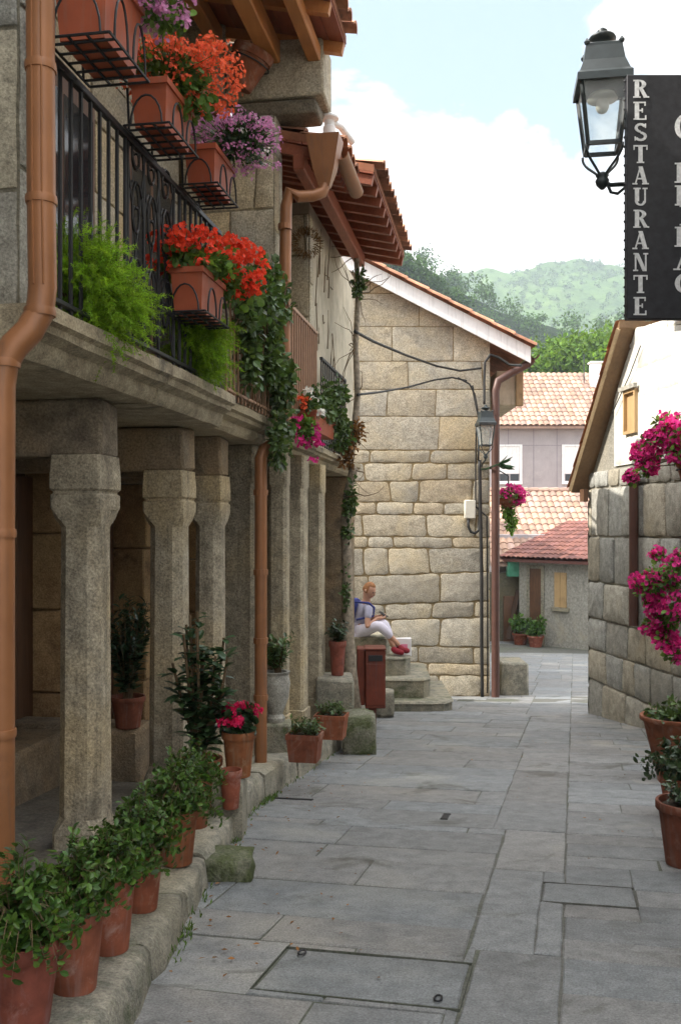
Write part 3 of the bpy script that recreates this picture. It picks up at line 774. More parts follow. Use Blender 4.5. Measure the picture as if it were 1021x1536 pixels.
# arcade back wall with piers, doors and a low bench
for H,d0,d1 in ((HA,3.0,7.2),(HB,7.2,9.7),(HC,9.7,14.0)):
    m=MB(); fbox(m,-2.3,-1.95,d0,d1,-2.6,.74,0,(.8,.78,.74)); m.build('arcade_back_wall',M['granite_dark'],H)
for H,d0,d1 in ((HA,5.6,6.0),(HB,7.6,8.1),(HB,9.25,9.7),(HC,11.0,11.4)):
    z=zg(d0); m=MB()
    for i,(a,b) in enumerate(((0,.75),(.76,1.45),(1.46,2.1),(2.11,2.75))):
        zz0=z+.1+a; zz1=min(z+.1+b,.735)
        if zz1-zz0>.05: fbox(m,-1.96,-1.53+rf.uniform(-.02,.02),d0,d1,zz0,zz1,.015,(rf.uniform(.9,1.2),)*3,.006)
    m.build('door_jamb',M['ochre'],H,smooth='auto')
for H,d0,d1 in ((HA,6.02,7.58),(HB,8.12,9.23),(HC,9.72,10.98)):
    m=MB(); z=zg(d0)
    k=6
    for i in range(k):
        a=d0+(d1-d0)*i/k; fbox(m,-1.94,-1.86,a+.004,a+(d1-d0)/k-.004,z+.1,.42,.008,(rf.uniform(.8,1.2),)*3)
    dr=m.build('door',M['wood_dark'],H)
    q=MB(); q.tube([fac(-1.85,d0+.2,z+1.25),fac(-1.80,d0+.2,z+1.25),fac(-1.80,d0+.32,z+1.25)],.012,6); q.build('handle',M['iron'],dr)
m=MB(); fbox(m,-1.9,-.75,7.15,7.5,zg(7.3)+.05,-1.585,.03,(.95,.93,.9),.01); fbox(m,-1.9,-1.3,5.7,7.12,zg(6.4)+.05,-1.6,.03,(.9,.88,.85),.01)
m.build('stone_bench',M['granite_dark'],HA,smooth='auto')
# upper walls behind the balconies
def wallstones(H,d0,d1,z0,z1,o,seed,mt='housestone',name='upper_wall'):
    m=MB(); r=random.Random(seed); fbox(m,o-.35,o-.004,d0,d1,z0,z1,0,(.55,.5,.42))
    stone_wall(m,[(d0,z0),(d1,z0),(d1,z1),(d0,z1)],lambda u,v,w: fac(o+w/K,u,v),r,(.4,.6),(.5,1.1),tints=WARM,gap=.006,rise=.016)
    return m.build(name,M[mt],H,smooth='auto')
wallstones(HA,4.15,8.6,.985,4.9,-.95,5); wallstones(HB,8.8,10.5,.96,3.9,-.75,6,'granite'); 
m=MB(); fbox(m,-.5,-.14,10.75,14.0,.93,3.75,0,(1,1,1)); m.build('upper_wall',M['oldplaster'],HC)
# balcony door leaves and curtains behind the iron railing
for d0,d1 in ((5.6,6.7),(7.3,8.3)):
    m=MB(); fbox(m,-.948,-.90,d0,d1,.985,3.1,.01); dr=m.build('balcony_door',M['wood_dark'],HA)
    for i in range(2):
        a=d0+.08+(d1-d0-.06)/2*i; q=MB(); fbox(q,-.905,-.893,a,a+(d1-d0)/2-.1,1.5,2.95,.004); q.build('pane',M['darkglass'],dr)
# near end wall, cross walls and corbelled party wall
def crosswall(H,o0,o1,d0,d1,z0,z1,seed,mt='housestone',name='party_wall',ch=(.5,.75),bl=(.4,.8)):
    m=MB(); r=random.Random(seed); fbox(m,o0,o1,d0,d1,z0,z1,0,(.55,.52,.45))
    stone_wall(m,[(o0,z0),(o1,z0),(o1,z1),(o0,z1)],lambda u,v,w: fac(u,d0-w/K,v),r,ch,bl,tints=WARM,gap=.005,rise=.014,rounding=.012,skew=.004)
    stone_wall(m,[(d0,z0),(d1,z0),(d1,z1),(d0,z1)],lambda u,v,w: fac(o1+w/K,u,v),r,ch,(.3,.5),tints=WARM,gap=.005,rise=.012,rounding=.012,skew=.004)
    return m.build(name,M[mt],H,smooth='auto')
crosswall(HA,-1.3,-.13,4.22,4.55,.99,5.2,21,'graystone','end_wall')
crosswall(HB,-.95,-.05,8.7,9.0,.97,3.86,22)
m=MB(); fbox(m,-.5,.42,8.64,9.08,3.98,4.52,.02,(1,.97,.9),.01); fbox(m,-.46,.36,8.68,9.04,3.84,3.975,.02,(.4,.38,.35),.01); fbox(m,-1.6,-.51,8.66,9.06,4.06,5.3,.02,(.95,.92,.86),.01); m.build('corbel_stone',M['housestone'],HB,smooth='auto')
crosswall(HC,-.46,-.10,10.55,10.75,.94,3.55,23)
# iron railing of the near balcony
def railing(H,o,d0,d1,z0,z1,sp,mat,w=.011,top=.03,panel=None,name='railing'):
    m=MB(); n=int((d1-d0)/sp)
    for i in range(n+1):
        d=d0+(d1-d0)*i/n
        if panel and panel[0]<d<panel[1]: continue
        m.tube([fac(o,d,z0),fac(o,d,z1)],w*K,6)
    fb=MB()
    r=m.build(name,mat,H)
    for z,h in ((z0+.06,.012),(z1,.018)):
        t=MB(); fbox(t,o-.018,o+.018,d0,d1,z-h,z+h,.004); t.build('rail',mat,r)
    if panel:
        s=MB(); a,b=panel; 
        for k in range(3):
            dc=a+(b-a)*(k+.5)/3; hw=(b-a)/6
            for sg in (-1,1):
                for zc,hh in ((z0+.35,.22),(z0+.78,.22),(z0+1.1,.13)):
                    pts=[]
                    for i in range(15):
                        th=i/14*2.6*PI; rad=hw*.95*(1-i/16); pts.append(fac(o+.006*sg,dc+sg*(hw*.0+rad*math.cos(th)*.9),zc+hh*(1-i/16)*math.sin(th)))
                    s.tube(pts,.008*K,5)
            s.tube([fac(o,dc-hw,z0),fac(o,dc-hw,z1)],.010*K,5); s.tube([fac(o,dc-hw,z0+.1),fac(o,dc+hw,z1-.1)],.006*K,5); s.tube([fac(o,dc+hw,z0+.1),fac(o,dc-hw,z1-.1)],.006*K,5)
        s.build('scroll_panel',mat,r)
    return r
railing(HA,0,4.25,6.85,.985,2.15,.105,M['iron'],panel=(5.15,5.85))
railing(HB,.02,6.95,8.62,.965,2.15,.10,M['rail_brown'],w=.009); railing(HB,.02,9.05,10.35,.95,2.15,.10,M['rail_brown'],w=.011)
railing(HC,-.01,10.8,12.5,.93,1.95,.12,M['iron'],w=.009)
# roofs: boarded eaves on rafters, tiles above
def eave(H,d0,d1,o_e,z_e,o_w,slope,seed,mw,mb_,raf=.42,tmat='tile',beam=None,far=-4.5,boards=True,rafw=.07):
    r=random.Random(seed); z_at=lambda o: z_e+(o_e-o)*slope
    bd=MB(); n=int((o_e-o_w)/.14)
    for i in range(n):
        a=o_w+(o_e-o_w)*i/n; b=o_w+(o_e-o_w)*(i+1)/n-.008
        V=[fac(o,d,z_at(o)+w) for w in (.0,.022) for o,d in ((a,d0),(b,d0),(b,d1),(a,d1))]; k=r.uniform(.8,1.2)
        bd.add(V,[(0,1,2,3),(4,5,6,7),(0,1,5,4),(1,2,6,5),(2,3,7,6),(3,0,4,7)],(k,k,k))
    rfm=MB(); 
    # structural slab of the roof from eave to ridge, and its back slope
    zr=z_at(far); V=[fac(o,d,z_at(o)+w) for w in (.024,.10) for o,d in ((far,d0),(o_e,d0),(o_e,d1),(far,d1))]
    rfm.add(V,[(0,1,2,3),(4,5,6,7),(0,1,5,4),(1,2,6,5),(2,3,7,6),(3,0,4,7)],(.6,.5,.45))
    V=[fac(o,d,z) for w in (0,.08) for o,d,z in ((far,d0,zr+.024+w),(far,d1,zr+.024+w),(far-4.5,d1,zr-1.9+w),(far-4.5,d0,zr-1.9+w))]
    rfm.add(V,[(0,1,2,3),(4,5,6,7),(0,1,5,4),(1,2,6,5),(2,3,7,6),(3,0,4,7)],(.6,.5,.45))
    up=(fac(far,d0,zr)-fac(o_e,d0,z_e)); L=up.length; up.normalize(); al=(fac(0,d1,0)-fac(0,d0,0)); 
    tile_roof(rfm,fac(o_e+.05,d0,z_e+.1-.05*slope),al,al.length,up,L,al.normalized().cross(up)*(-1 if al.normalized().cross(up).z<0 else 1),r,.17,.32,.045)
    roof=rfm.build('roof',M[tmat],H,smooth='auto')
    bd.build('eave_boards',mb_,roof)
    n=int((d1-d0)/raf)
    for i in range(n+1):
        d=d0+.06+(d1-d0-.12)*i/max(1,n); q=MB(); o2=o_e-.02
        q.bar(fac(o_w,d,z_at(o_w)-.055),fac(o2,d,z_at(o2)-.055),rafw*K,.10*K); q.build('rafter',mw,roof)
    if beam:
        for (o,z,w,h,a,b) in beam:
            q=MB(); q.bar(fac(o,a,z),fac(o,b,z),w*K,h*K,bev=.008); q.build('eave_beam',mw,roof)
    return roof
eave(HA,4.0,8.78,.62,4.46,-1.0,.22,31,M['wood_orange'],M['wood_red'],raf=.6,beam=[(-.05,4.38,.16,.2,4.0,8.62),(.34,4.36,.12,.14,4.0,8.74),(-.6,4.6,.13,.16,4.0,8.7)])
eave(HB,8.85,9.75,.5,3.54,-.9,.25,32,M['wood_red'],M['wood_red'],raf=.16,rafw=.05,beam=[(.15,3.46,.11,.15,8.85,9.72)])
eave(HC,9.8,12.9,.74,3.66,-.9,.22,33,M['wood_red'],M['wood_red'],raf=.32,beam=[(.18,3.58,.12,.16,9.8,12.6)])
# bodies of the houses, mostly out of sight behind the balconies
for H,d0,d1,z in ((HA,4.6,8.6,4.85),(HB,9.0,10.7,3.95),(HC,10.75,13.95,3.9)):
    m=MB(); fbox(m,-9,-2.35,d0,d1,-3,z,0,(1,1,1)); fbox(m,-2.34,-1.35,d0,d1,.99,z,0,(1,1,1)); fbox(m,-4.6,-4.4,d0,d1,z,z+.9,0); m.build('rear_body',M['oldplaster'],H)
b=thing('rear_house','plain rear house hidden behind the arcaded row','house',(-3,12,GZ(12)))  # out of view; added as a block that keeps sun off the street
m=MB(); m.box(-8,-.6,11.25,12.5,-3,2.9,.02); m.build('wall',M['oldplaster'],b)
m=MB(); m.box(-8.2,-.5,11.25,12.55,2.901,3.0,.01); m.build('roof',M['tile'],b)
# gutter, hopper and downpipe of the middle house
g=MB(); 
def gut(mb,a,b,r):
    a=Vector(a);b=Vector(b); V=[];Fs=[]; k=9
    for e in (a,b):
        for rr in (r,r*.9):
            for i in range(k):
                th=PI+PI*i/(k-1); V.append(e+FOUT*math.cos(th)*rr+Vector((0,0,math.sin(th)*rr)))
    for i in range(k-1): Fs+= [(i,i+1,2*k+i+1,2*k+i),(k+i,k+i+1,3*k+i+1,3*k+i)]
    Fs+=[(0,k,3*k,2*k),(k-1,2*k-1,4*k-1,3*k-1)]; 
    for s in (0,2*k): Fs+=[(s+i,s+i+1,s+k+i+1,s+k+i) for i in range(k-1)]
    mb.add(V,Fs)
gut(g,fac(.56,8.8,3.50),fac(.56,9.78,3.48),.075*K); gt=g.build('gutter',M['copper'],HB,smooth='auto')
h=MB(); c=fac(.42,8.76,3.32); V=[];Fs=[]
for z,w in ((.30,.155),(.26,.15),(.0,.10),(-.16,.05)):
    for a,b in ((-1,-1),(1,-1),(1,1),(-1,1)): V.append(c+FOUT*a*w*K+FDIR*b*w*K*.8+Vector((0,0,z*K)))
for i in range(3):
    for k in range(4): Fs.append((i*4+k,i*4+(k+1)%4,i*4+4+(k+1)%4,i*4+4+k))
Fs+=[(0,1,2,3),(12,13,14,15)]; h.add(V,Fs); h.build('hopper',M['copper'],HB)
p=MB(); pts=[fac(.42,8.76,3.18),fac(.40,8.74,3.11),fac(.32,8.68,3.06),fac(.2,8.62,3.04),fac(.12,8.6,3.08),fac(.09,8.6,2.95)]+[fac(.085,8.6-.01*i,2.9-.34*i) for i in range(1,7)]+[fac(.085,8.5,.86),fac(.06,8.38,.76),fac(-.02,8.22,.68),fac(-.04,8.18,.6)]
zb=GZ(6.55)/K+.14
pts+=[fac(-.04+.0*i,8.18,.6+(zb-.6)*i/6) for i in range(1,7)]
p.tube(pts,.055*K,12); p.build('downpipe',M['copper'],HB,smooth='auto')
for d,o,z in ((8.57,.085,2.75),(8.55,.085,2.2),(8.52,.085,1.3),(8.18,-.04,.3),(8.18,-.04,-1.0),(8.18,-.04,-.4),(8.18,-.04,-1.5)):
    q=MB(); q.lathe([(.064*K,-.02),(.064*K,.02)],fac(o,d,z),12); q.build('pipe_clip',M['copper'],HB)
# big downpipe at the near end
p=MB(); q0=4.02
A=[P(60,-60,3.15),P(61,100,3.15),P(62,300,3.15),P(64,430,3.15),P(60,468,3.15),P(44,496,3.13),P(22,518,3.11),P(6,545,3.1),P(1,580,3.1)]+[P(0,y,3.1) for y in (800,1100,1400,1640)]
p.tube(A,.0475,14); dp=p.build('downpipe',M['copper'],HA,smooth='auto')
for z in (P(0,470,3.15).z,P(0,555,3.1).z,P(0,-10,3.15).z,P(0,100,3.15).z,P(0,300,3.15).z,P(0,800,3.1).z,P(0,1100,3.1).z):
    i=min(range(len(A)),key=lambda k:abs(A[k].z-z)); q=MB(); q.lathe([(.052,-.014),(.054,0),(.052,.014)],A[i],14); q.build('pipe_clip',M['copper'],HA,smooth='auto')
for dx in (-.0165,.0165,):
    r=MB(); r.tube([a+Vector((dx,-.0455,0)) for a in A[:4]],.004,5); r.build('pipe_seam',M['copper'],dp)
# vent pot on the eave
v=MB(); v.lathe([(.05,0),(.05,.10),(.04,.11),(.04,.15),(.075,.165),(.075,.18),(.03,.21),(.01,.215)],fac(.40,9.1,3.74),16); v.build('vent_pot',M['white'],HB,smooth='auto')
v=MB(); v.tube([fac(.40,9.1,3.92),fac(.48,9.25,3.94),fac(.56,9.5,3.88)],.028,10); v.build('flue_pipe',M['white'],HB,smooth=True)

hN=thing('near_house','tall stone house before the arcade at the near left edge','house',(-3,0,0))  # outside the frame; added to darken the foreground and stop sun patches
m=MB(); m.box(-9,-1.75,-9,3.64,-1.4,4.4,.02); m.build('wall',M['graystone'],hN)
m=MB(); m.box(-9.2,-1.1,-9.2,3.64,4.41,4.55,.02); m.build('roof',M['tile'],hN)
# ------------------------------------------------------------------ planters and pots
rp=random.Random(101)
def add(t,name,mb_,mat,smooth=False): 
    return mb_.build(name,M[mat],t,smooth,recalc=False) if mb_.v else None
def trough(name,label,o,d,z,L,w=.20,h=.21,holder=True,mat='planter',group='terracotta window boxes on the balcony railing'):
    """window box hung on the street side of a balcony rail; o,d,z in row units = near inner bottom corner"""
    t=thing(name,label,'planter',fac(o+w/2,d+L/2,z),group)
    b=MB(); wb=w*.40; wt=w*.5; c=o+w/2; e=.035
    def ring(hw,z_,ins): return [fac(c-hw,d+ins,z_),fac(c+hw,d+ins,z_),fac(c+hw,d+L-ins,z_),fac(c-hw,d+L-ins,z_)]
    V=ring(wb,z,e)+ring(wt*.94,z+h-.035,.008)+ring(wt*1.04,z+h-.035,-.006)+ring(wt*1.04,z+h,-.006)+ring(wt*.92,z+h,.012)+ring(wt*.90,z+h-.05,.016)
    Fs=[(0,1,2,3)]
    for i in range(5):
        for k in range(4): Fs.append((i*4+k,i*4+(k+1)%4,i*4+4+(k+1)%4,i*4+4+k))
    Fs.append((20,21,22,23)); b.add(V,Fs); b.build('planter_box',M[mat],t,recalc=True)
    if holder:
        k=MB(); 
        def bl(p,q): k.tube([p,q],.007*K,5)
        zz=z-.008
        R4=[fac(o-.02,d-.02,zz),fac(o+w+.02,d-.02,zz),fac(o+w+.02,d+L+.02,zz),fac(o-.02,d+L+.02,zz)]
        for i in range(4): bl(R4[i],R4[(i+1)%4])
        for i in range(5): 
            dd=d+L*(i+.5)/5; bl(fac(o-.02,dd,zz),fac(o+w+.02,dd,zz))
        for i in range(2): 
            oo=o+w*(i+1)/3; bl(fac(oo,d-.02,zz),fac(oo,d+L+.02,zz))
        bl(fac(o-.02,d+.05,zz),fac(o-.03,d+.05,z+h*.9)); bl(fac(o-.02,d+L-.05,zz),fac(o-.03,d+L-.05,z+h*.9))
        n=max(2,int(L/.3))
        for i in range(n):
            a0=d+L*i/n+.03; a1=d+L*(i+1)/n-.03
            k.tube([fac(o+w+.022+.012*math.sin(PI*s/10)*0+.0,a0+(a1-a0)*(1-math.cos(PI*s/10))/2,zz+h*.62*math.sin(PI*s/10)) for s in range(11)],.006*K,5)
        k.tube([fac(o+.02+(w-.04)*(1-math.cos(PI*s/10))/2,d-.024,zz+h*.62*math.sin(PI*s/10)) for s in range(11)],.006*K,5)
        k.build('iron_holder',M['iron'],t)
    return t
def dressing(t, c, rx, ry, rz, green, nleaf, L, petals, npet, seed, lm='leaf_ger', r=.05, per=14, PL=.026, kind=2, stems=True):
    r_=random.Random(seed); c=Vector(c); lf=MB(); clump(lf,c,rx*.9,ry*.9,rz*.85,nleaf,L,L*.9,r_,kind,.5,1.6,12,.45)
    sm=MB(); add(t,'foliage',lf,lm)
    for m,n,top in petals:
        pt=MB(); P_=[]
        for i in range(n):
            v=rv(r_); v.z=abs(v.z) if r_.random()<top else v.z
            k=r_.uniform(.7,1.2); p=c+Vector((v.x*rx*k,v.y*ry*k,v.z*rz*k)); P_.append(p)
            if stems: sm.tube([c+(p-c)*.45,p],.0022,3)
        blossoms(pt,P_,r,per,PL,r_); add(t,'flowers',pt,m)
    if sm.v: add(t,'stems',sm,'leaf_ger')
# railing boxes
t=trough('flower_planter','large terracotta window box with lilac flowers high beside the brown downpipe',.06,4.15,2.17,.42,.265,.34)
dressing(t,P(240,12,3.65),.13,.13,.10,0,160,.03,[('petal_lilac',55,.6)],0,1,r=.03,PL=.02)
lf=MB(); clump(lf,fac(.2,4.42,2.56),.09,.2,.08,420,.035,.03,rp,1,.5,1.5); add(t,'trailing_leaves',lf,'leaf_dark')
t=trough('flower_planter','terracotta window box crowded with orange red blossom, second down the black railing',.05,5.05,2.17,.44,.215,.25)
dressing(t,P(255,118,4.25),.22,.20,.135,0,420,.034,[('petal_orange',250,.5)],0,2,r=.03,PL=.016,per=9)
lf=MB(); clump(lf,P(275,150,4.3),.15,.16,.10,300,.04,.034,rp,2,.7,1.7); pt=MB(); blossoms(pt,sprays(P(318,120,4.4),.13,.2,.16,110,rp,False),.03,9,.017,rp); add(t,'foliage',lf,'leaf_ger'); add(t,'flowers',pt,'petal_orange')
t=trough('flower_planter','terracotta window box with lilac and white blossom, third down the black railing',.05,5.92,2.17,.42,.21,.25)
dressing(t,P(352,218,4.95),.23,.2,.135,0,520,.03,[('petal_lilac',230,.42),('petal_white',22,.5)],0,3,lm='leaf_dark',r=.03,PL=.015,per=9)
t=trough('flower_planter','weathered terracotta window box of scarlet geraniums hung low between the two ferns',.03,5.72,1.32,.46,.215,.27)
dressing(t,P(285,392,4.75),.20,.24,.12,0,520,.045,[('petal_red',62,.7)],0,4,r=.038,PL=.026)
pt=MB(); blossoms(pt,sprays(P(355,405,5.0),.14,.2,.15,40,rp,False),.042,16,.028,rp); lf=MB(); clump(lf,P(350,412,5.05),.14,.2,.14,300,.045,.04,rp,2); add(t,'flowers',pt,'petal_red'); add(t,'foliage',lf,'leaf_ger')
# tilted round pot on the party wall
c=fac(-.30,8.45,4.02); t=thing('wall_pot','round terracotta pot tilted on the party wall under the orange wooden eave','flower pot',c)
ax=Matrix.Rotation(math.radians(24),3,'Y')@Matrix.Rotation(math.radians(8),3,'X')
b=MB(); b.lathe([(.085,-.02),(.09,0),(.135,.2),(.15,.2),(.155,.26),(.14,.262),(.13,.22)],c,24,axis=ax); b.build('pot_body',M['terracotta'],t,smooth='auto')
h=MB(); h.tube([c+ax@Vector((.15*math.cos(a),.15*math.sin(a),.17)) for a in [2*PI*k/20 for k in range(21)]],.006,5); h.tube([c+ax@Vector((0,.15,.17)),fac(-.30,8.7,4.2)],.007,5); h.build('iron_holder',M['iron'],t)
lf=MB(); clump(lf,c+ax@Vector((0,0,.27)),.06,.06,.06,60,.03,.02,rp,1); add(t,'foliage',lf,'leaf_dark')
# ferns on the balcony floor
def fluff(lf, c, rx, ry, rz, n, r_, L=.15, per=7, seg=9, needle=.03):
    c=Vector(c)
    for i in range(n):
        v=rv(r_); k=r_.random()**.6*.75; p=c+Vector((v.x*rx*k,v.y*ry*k,v.z*rz*k)); d=(v+rv(r_)*.7+Vector((.1,-.1,.45))).normalized()
        br=r_.uniform(.55,1.35); yl=r_.uniform(0,.5); st=L*r_.uniform(.6,1.25)/seg; g=r_.uniform(.06,.2)
        for j in range(seg):
            q=p+d*st; d=(d+Vector((0,0,-g))+rv(r_)*.1).normalized(); sd=d.cross(rv(r_)).normalized()*.001
            lf.add([p-sd,p+sd,q+sd,q-sd],[(0,1,2,3)],(br*.8,br*.75,br*.8))
            for e in range(per):
                b=p+(q-p)*r_.random(); w=(d.cross(rv(r_)).normalized()+d*r_.uniform(.3,1)).normalized(); nl=needle*r_.uniform(.5,1.2)*(1.15-.6*j/seg); s2=w.cross(rv(r_)).normalized()*.0017; b2=br*r_.uniform(.8,1.25)
                lf.add([b-s2,b+s2,b+w*nl],[(0,1,2)],(b2*(1+yl*.5),b2*(1+yl*.12),b2*.9))
            p=q
for sd,fl,bd,lab in ((1,fac(.0,4.75,.985),[(138,425,3.80,.18,.20,.18,360),(122,478,3.80,.13,.15,.10,150),(178,465,3.95,.11,.14,.12,150),(105,395,3.75,.07,.12,.14,90),(160,520,3.95,.05,.08,.05,25)],'large bright green feathery fern spilling over the near end of the balcony'),
                     (2,fac(.0,6.5,.985),[(298,505,5.0,.15,.16,.14,250),(308,540,5.05,.11,.12,.08,90),(270,512,4.95,.08,.1,.09,80),(318,565,5.05,.04,.06,.04,18)],'smaller bright green feathery fern under the scarlet geraniums')):
    r_=random.Random(sd+40); t=thing('fern',lab,'fern',fl,'feathery ferns on the balcony')
    pb=MB(); pb.lathe([(.06,0),(.075,.13),(.08,.15),(.07,.15)],fl+FOUT*-.12,18); pb.build('pot',M['terracotta_dark'],t,smooth='auto')
    lf=MB()
    for (x,y,dd,rx,ry,rz,n) in bd: fluff(lf,P(x,y,dd),rx,ry,rz,n,r_)
    add(t,'fronds',lf,'leaf_fern')
# climbing plant on the middle balcony
t=thing('climbing_plant','dense dark green leafy climber covering the brown balcony rail','climber',fac(.05,7.7,.97))
lf=MB(); r_=random.Random(9)
for (o,d,z,ro,rd,rz,n) in ((.08,7.35,1.75,.12,.36,.36,650),(.1,7.9,1.95,.12,.4,.38,700),(.1,8.05,1.4,.12,.36,.4,750),(.10,8.35,1.15,.13,.3,.45,650),(.12,8.2,.8,.10,.22,.30,300),(.08,7.4,1.3,.1,.3,.3,350),(.1,8.45,2.05,.09,.2,.2,160)):
    clump(lf,fac(o,d,z),ro*K,rd*K,rz*K,n,.055,.042,r_,1,.45,1.7,16,.4,.5)
add(t,'foliage',lf,'leaf_ivy')
sm=MB()
for i in range(16):
    a=fac(.03,7.3+.09*i,.98); sm.tube([a,a+Vector((rp.uniform(-.1,.1),rp.uniform(-.1,.1),.5)),a+Vector((rp.uniform(-.15,.15),rp.uniform(-.2,.2),rp.uniform(.7,1.05)))],.006,4)
add(t,'stems',sm,'twig')
# flower box of the far balcony
t=trough('flower_planter','flower box of white and magenta blossom on the far balcony',.02,9.35,.97,1.1,.2,.2,False)
r_=random.Random(12); lf=MB()
for (o,d,z,rr) in ((.12,9.5,1.2,.2),(.18,9.9,1.32,.26),(.2,10.4,1.35,.26),(.24,10.6,1.1,.22)): clump(lf,fac(o,d,z),rr*.7*K,rr*K,rr*K,330,.05,.04,r_,1)
add(t,'foliage',lf,'leaf_ivy')
pt=MB(); 
for p in (P(462,588,7.4),P(481,621,7.5),P(470,602,7.6)): blossoms(pt,[p],.032,26,.032,r_)
add(t,'flowers',pt,'petal_white')
pt=MB(); blossoms(pt,[P(r_.gauss(468,9),r_.gauss(655,14),7.4) for i in range(16)]+[P(r_.gauss(445,5),r_.gauss(648,12),7.3) for i in range(9)],.036,12,.032,r_); add(t,'flowers',pt,'petal_pink')
pt=MB(); blossoms(pt,[P(r_.gauss(452,5),r_.gauss(604,6),7.4) for i in range(5)],.025,10,.025,r_); add(t,'flowers',pt,'petal_orange')
lf=MB(); clump(lf,P(460,640,7.4),.07,.1,.12,200,.045,.03,r_,1,.8,1.9); add(t,'foliage',lf,'leaf_ger')
# dry wreath on the pillar
c=fac(-.12,10.5,3.18); lf=MB(); r_=random.Random(14)
for i in range(420):
    a=r_.uniform(0,2*PI); v=Vector((math.cos(a)*.085,0,math.sin(a)*.085))+rv(r_)*.035; leaf(lf,c+v+Vector((0,-.05,0)),Vector((math.cos(a)+r_.uniform(-.6,.6),r_.uniform(-.8,.1),math.sin(a)+r_.uniform(-.6,.6))),rv(r_),.05,.008,jc(r_,.4,1.3),0)
tag(lf.build('dry_wreath',M['leaf_dry'],None,recalc=False),'round dry straw wreath hanging high on the pillar below the red eave','wreath')
# old vine with a grey trunk on the far corner
t=thing('vine','old half bare vine with a knotty grey trunk climbing the far end of the arcade','vine',P(531,1068,9.75))
r_=random.Random(15); D_=9.75
tr=MB(); pts=[P(x,y,D_) for x,y in ((531,1075),(524,1000),(520,930),(521,860),(517,790),(521,740),(530,705),(522,690),(531,650),(536,590),(533,520),(537,440),(534,385))]
tr.tube(pts,[.085,.072,.064,.058,.052,.046,.05,.04,.036,.034,.03,.03,.026],9); trk=tr.build('trunk',M['bark'],t,smooth=True)
tw=MB(); 
for i in range(34):
    p=r_.choice(pts[5:]); q=[p]; v=Vector((r_.uniform(-.5,.25),r_.uniform(-.5,.1),r_.uniform(-.6,.8)))
    for k in range(5): v=(v+rv(r_)*.4); q.append(q[-1]+v.normalized()*r_.uniform(.05,.12))
    tw.tube(q,[.007,.006,.005,.004,.003,.002],4)
for i in range(16):
    p=fac(-.1,r_.uniform(10.9,12.2),r_.uniform(1.9,3.1)); q=[p]; v=Vector((-.02,-.3,r_.uniform(-.3,.6)))
    for k in range(6): v=v+Vector((0,r_.uniform(-.4,.4),r_.uniform(-.4,.4))); q.append(q[-1]+v.normalized()*.08+Vector((.006,0,0)))
    tw.tube(q,[.006,.005,.005,.004,.003,.002,.002],4)
add(t,'twigs',tw,'twig')
lf=MB()
for (x,y,rx,rz,n) in ((526,655,.13,.14,210),(540,645,.06,.12,70),(518,688,.08,.09,90),(512,668,.12,.05,90)): clump(lf,P(x,y,D_-.1),rx,.12,rz,n,.06,.03,r_,0,.4,1.5)
add(t,'dry_leaves',lf,'leaf_dry')
lf=MB()
for (x,y,rx,rz,n) in ((526,750,.06,.22,240),(538,430,.07,.2,170),(515,640,.1,.14,160),(521,800,.05,.12,90),(519,880,.04,.25,60)): clump(lf,P(x,y,D_-.1),rx,.1,rz,n,.05,.036,r_,1,.5,1.4)
add(t,'green_leaves',lf,'leaf_ivy')
# row of potted evergreens on the kerb
GP='terracotta pots of evergreen along the kerb'
for i,(px,py,d,r,h,hp,rad,mat,lab) in enumerate((
 (32,1552,2.46,.106,.235,.25,.145,'terracotta_dark','dark terracotta pot of glossy evergreen nearest the viewer, beside the brown downpipe'),
 (112,1490,2.70,.090,.245,.22,.13,'terracotta','tall terracotta pot of glossy evergreen, second in the kerb row'),
 (166,1428,3.02,.084,.25,.19,.12,'terracotta','slim orange terracotta pot of evergreen, third in the kerb row'),
 (212,1368,3.45,.085,.22,.25,.155,'terracotta_dark','terracotta pot of taller evergreen, fourth in the kerb row below the first column'),
 (266,1294,4.10,.095,.24,.27,.18,'terracotta','wide terracotta pot of spreading evergreen, fifth in the kerb row by the mossy stone'),
 (292,1232,4.75,.092,.26,.20,.15,'terracotta','pale terracotta pot with a mottled rim at the far end of the kerb row'))):
    X=(px-CX)*d/F; z=kz(d); r_=random.Random(200+i)
    t=pot('potted_evergreen',lab,(X,d,z),r,h,GP,mat)
    lf=MB(); sm=MB(); shrub(lf,sm,(X,d,z+h-.03),hp*1.22,rad*1.16,[125,115,100,125,140,85][i],18,.030,.0165,r_,1,.4,1.7,.15,.8,.6,droop=.5)
    add(t,'stems',sm,'twig'); add(t,'foliage',lf,'leaf_myrtle')
# taller pots between the columns
X,d=(302-CX)*5.25/F,5.25; z=kz(5.25); t=pot('potted_shrub','tall dark leathery leaved shrub in a pot between the second and third columns',(X,d,z),.12,.26,'potted shrubs in the arcade','terracotta')
r_=random.Random(31); lf=MB(); sm=MB()
for k in range(13):
    tip=Vector((X+r_.uniform(-.15,.16),d+r_.uniform(-.12,.12),z+r_.uniform(.6,1.12))); q=[Vector((X,d,z+.24)),Vector((X+(tip.x-X)*.7,d,z+.55)),tip]; sm.tube(q,.008,5)
    for j in range(34):
        s=r_.uniform(.1,1); p=q[0]*(1-s)**2+q[1]*2*s*(1-s)+q[2]*s*s; a=r_.uniform(0,2*PI); leaf(lf,p,Vector((math.cos(a),math.sin(a),r_.uniform(-.1,.9))),Vector((0,0,1))+rv(r_)*.3,r_.uniform(.07,.13),r_.uniform(.035,.06),jc(r_,.6,2.3,.3),1,.2)
add(t,'stems',sm,'twig'); add(t,'foliage',lf,'leaf_dark')
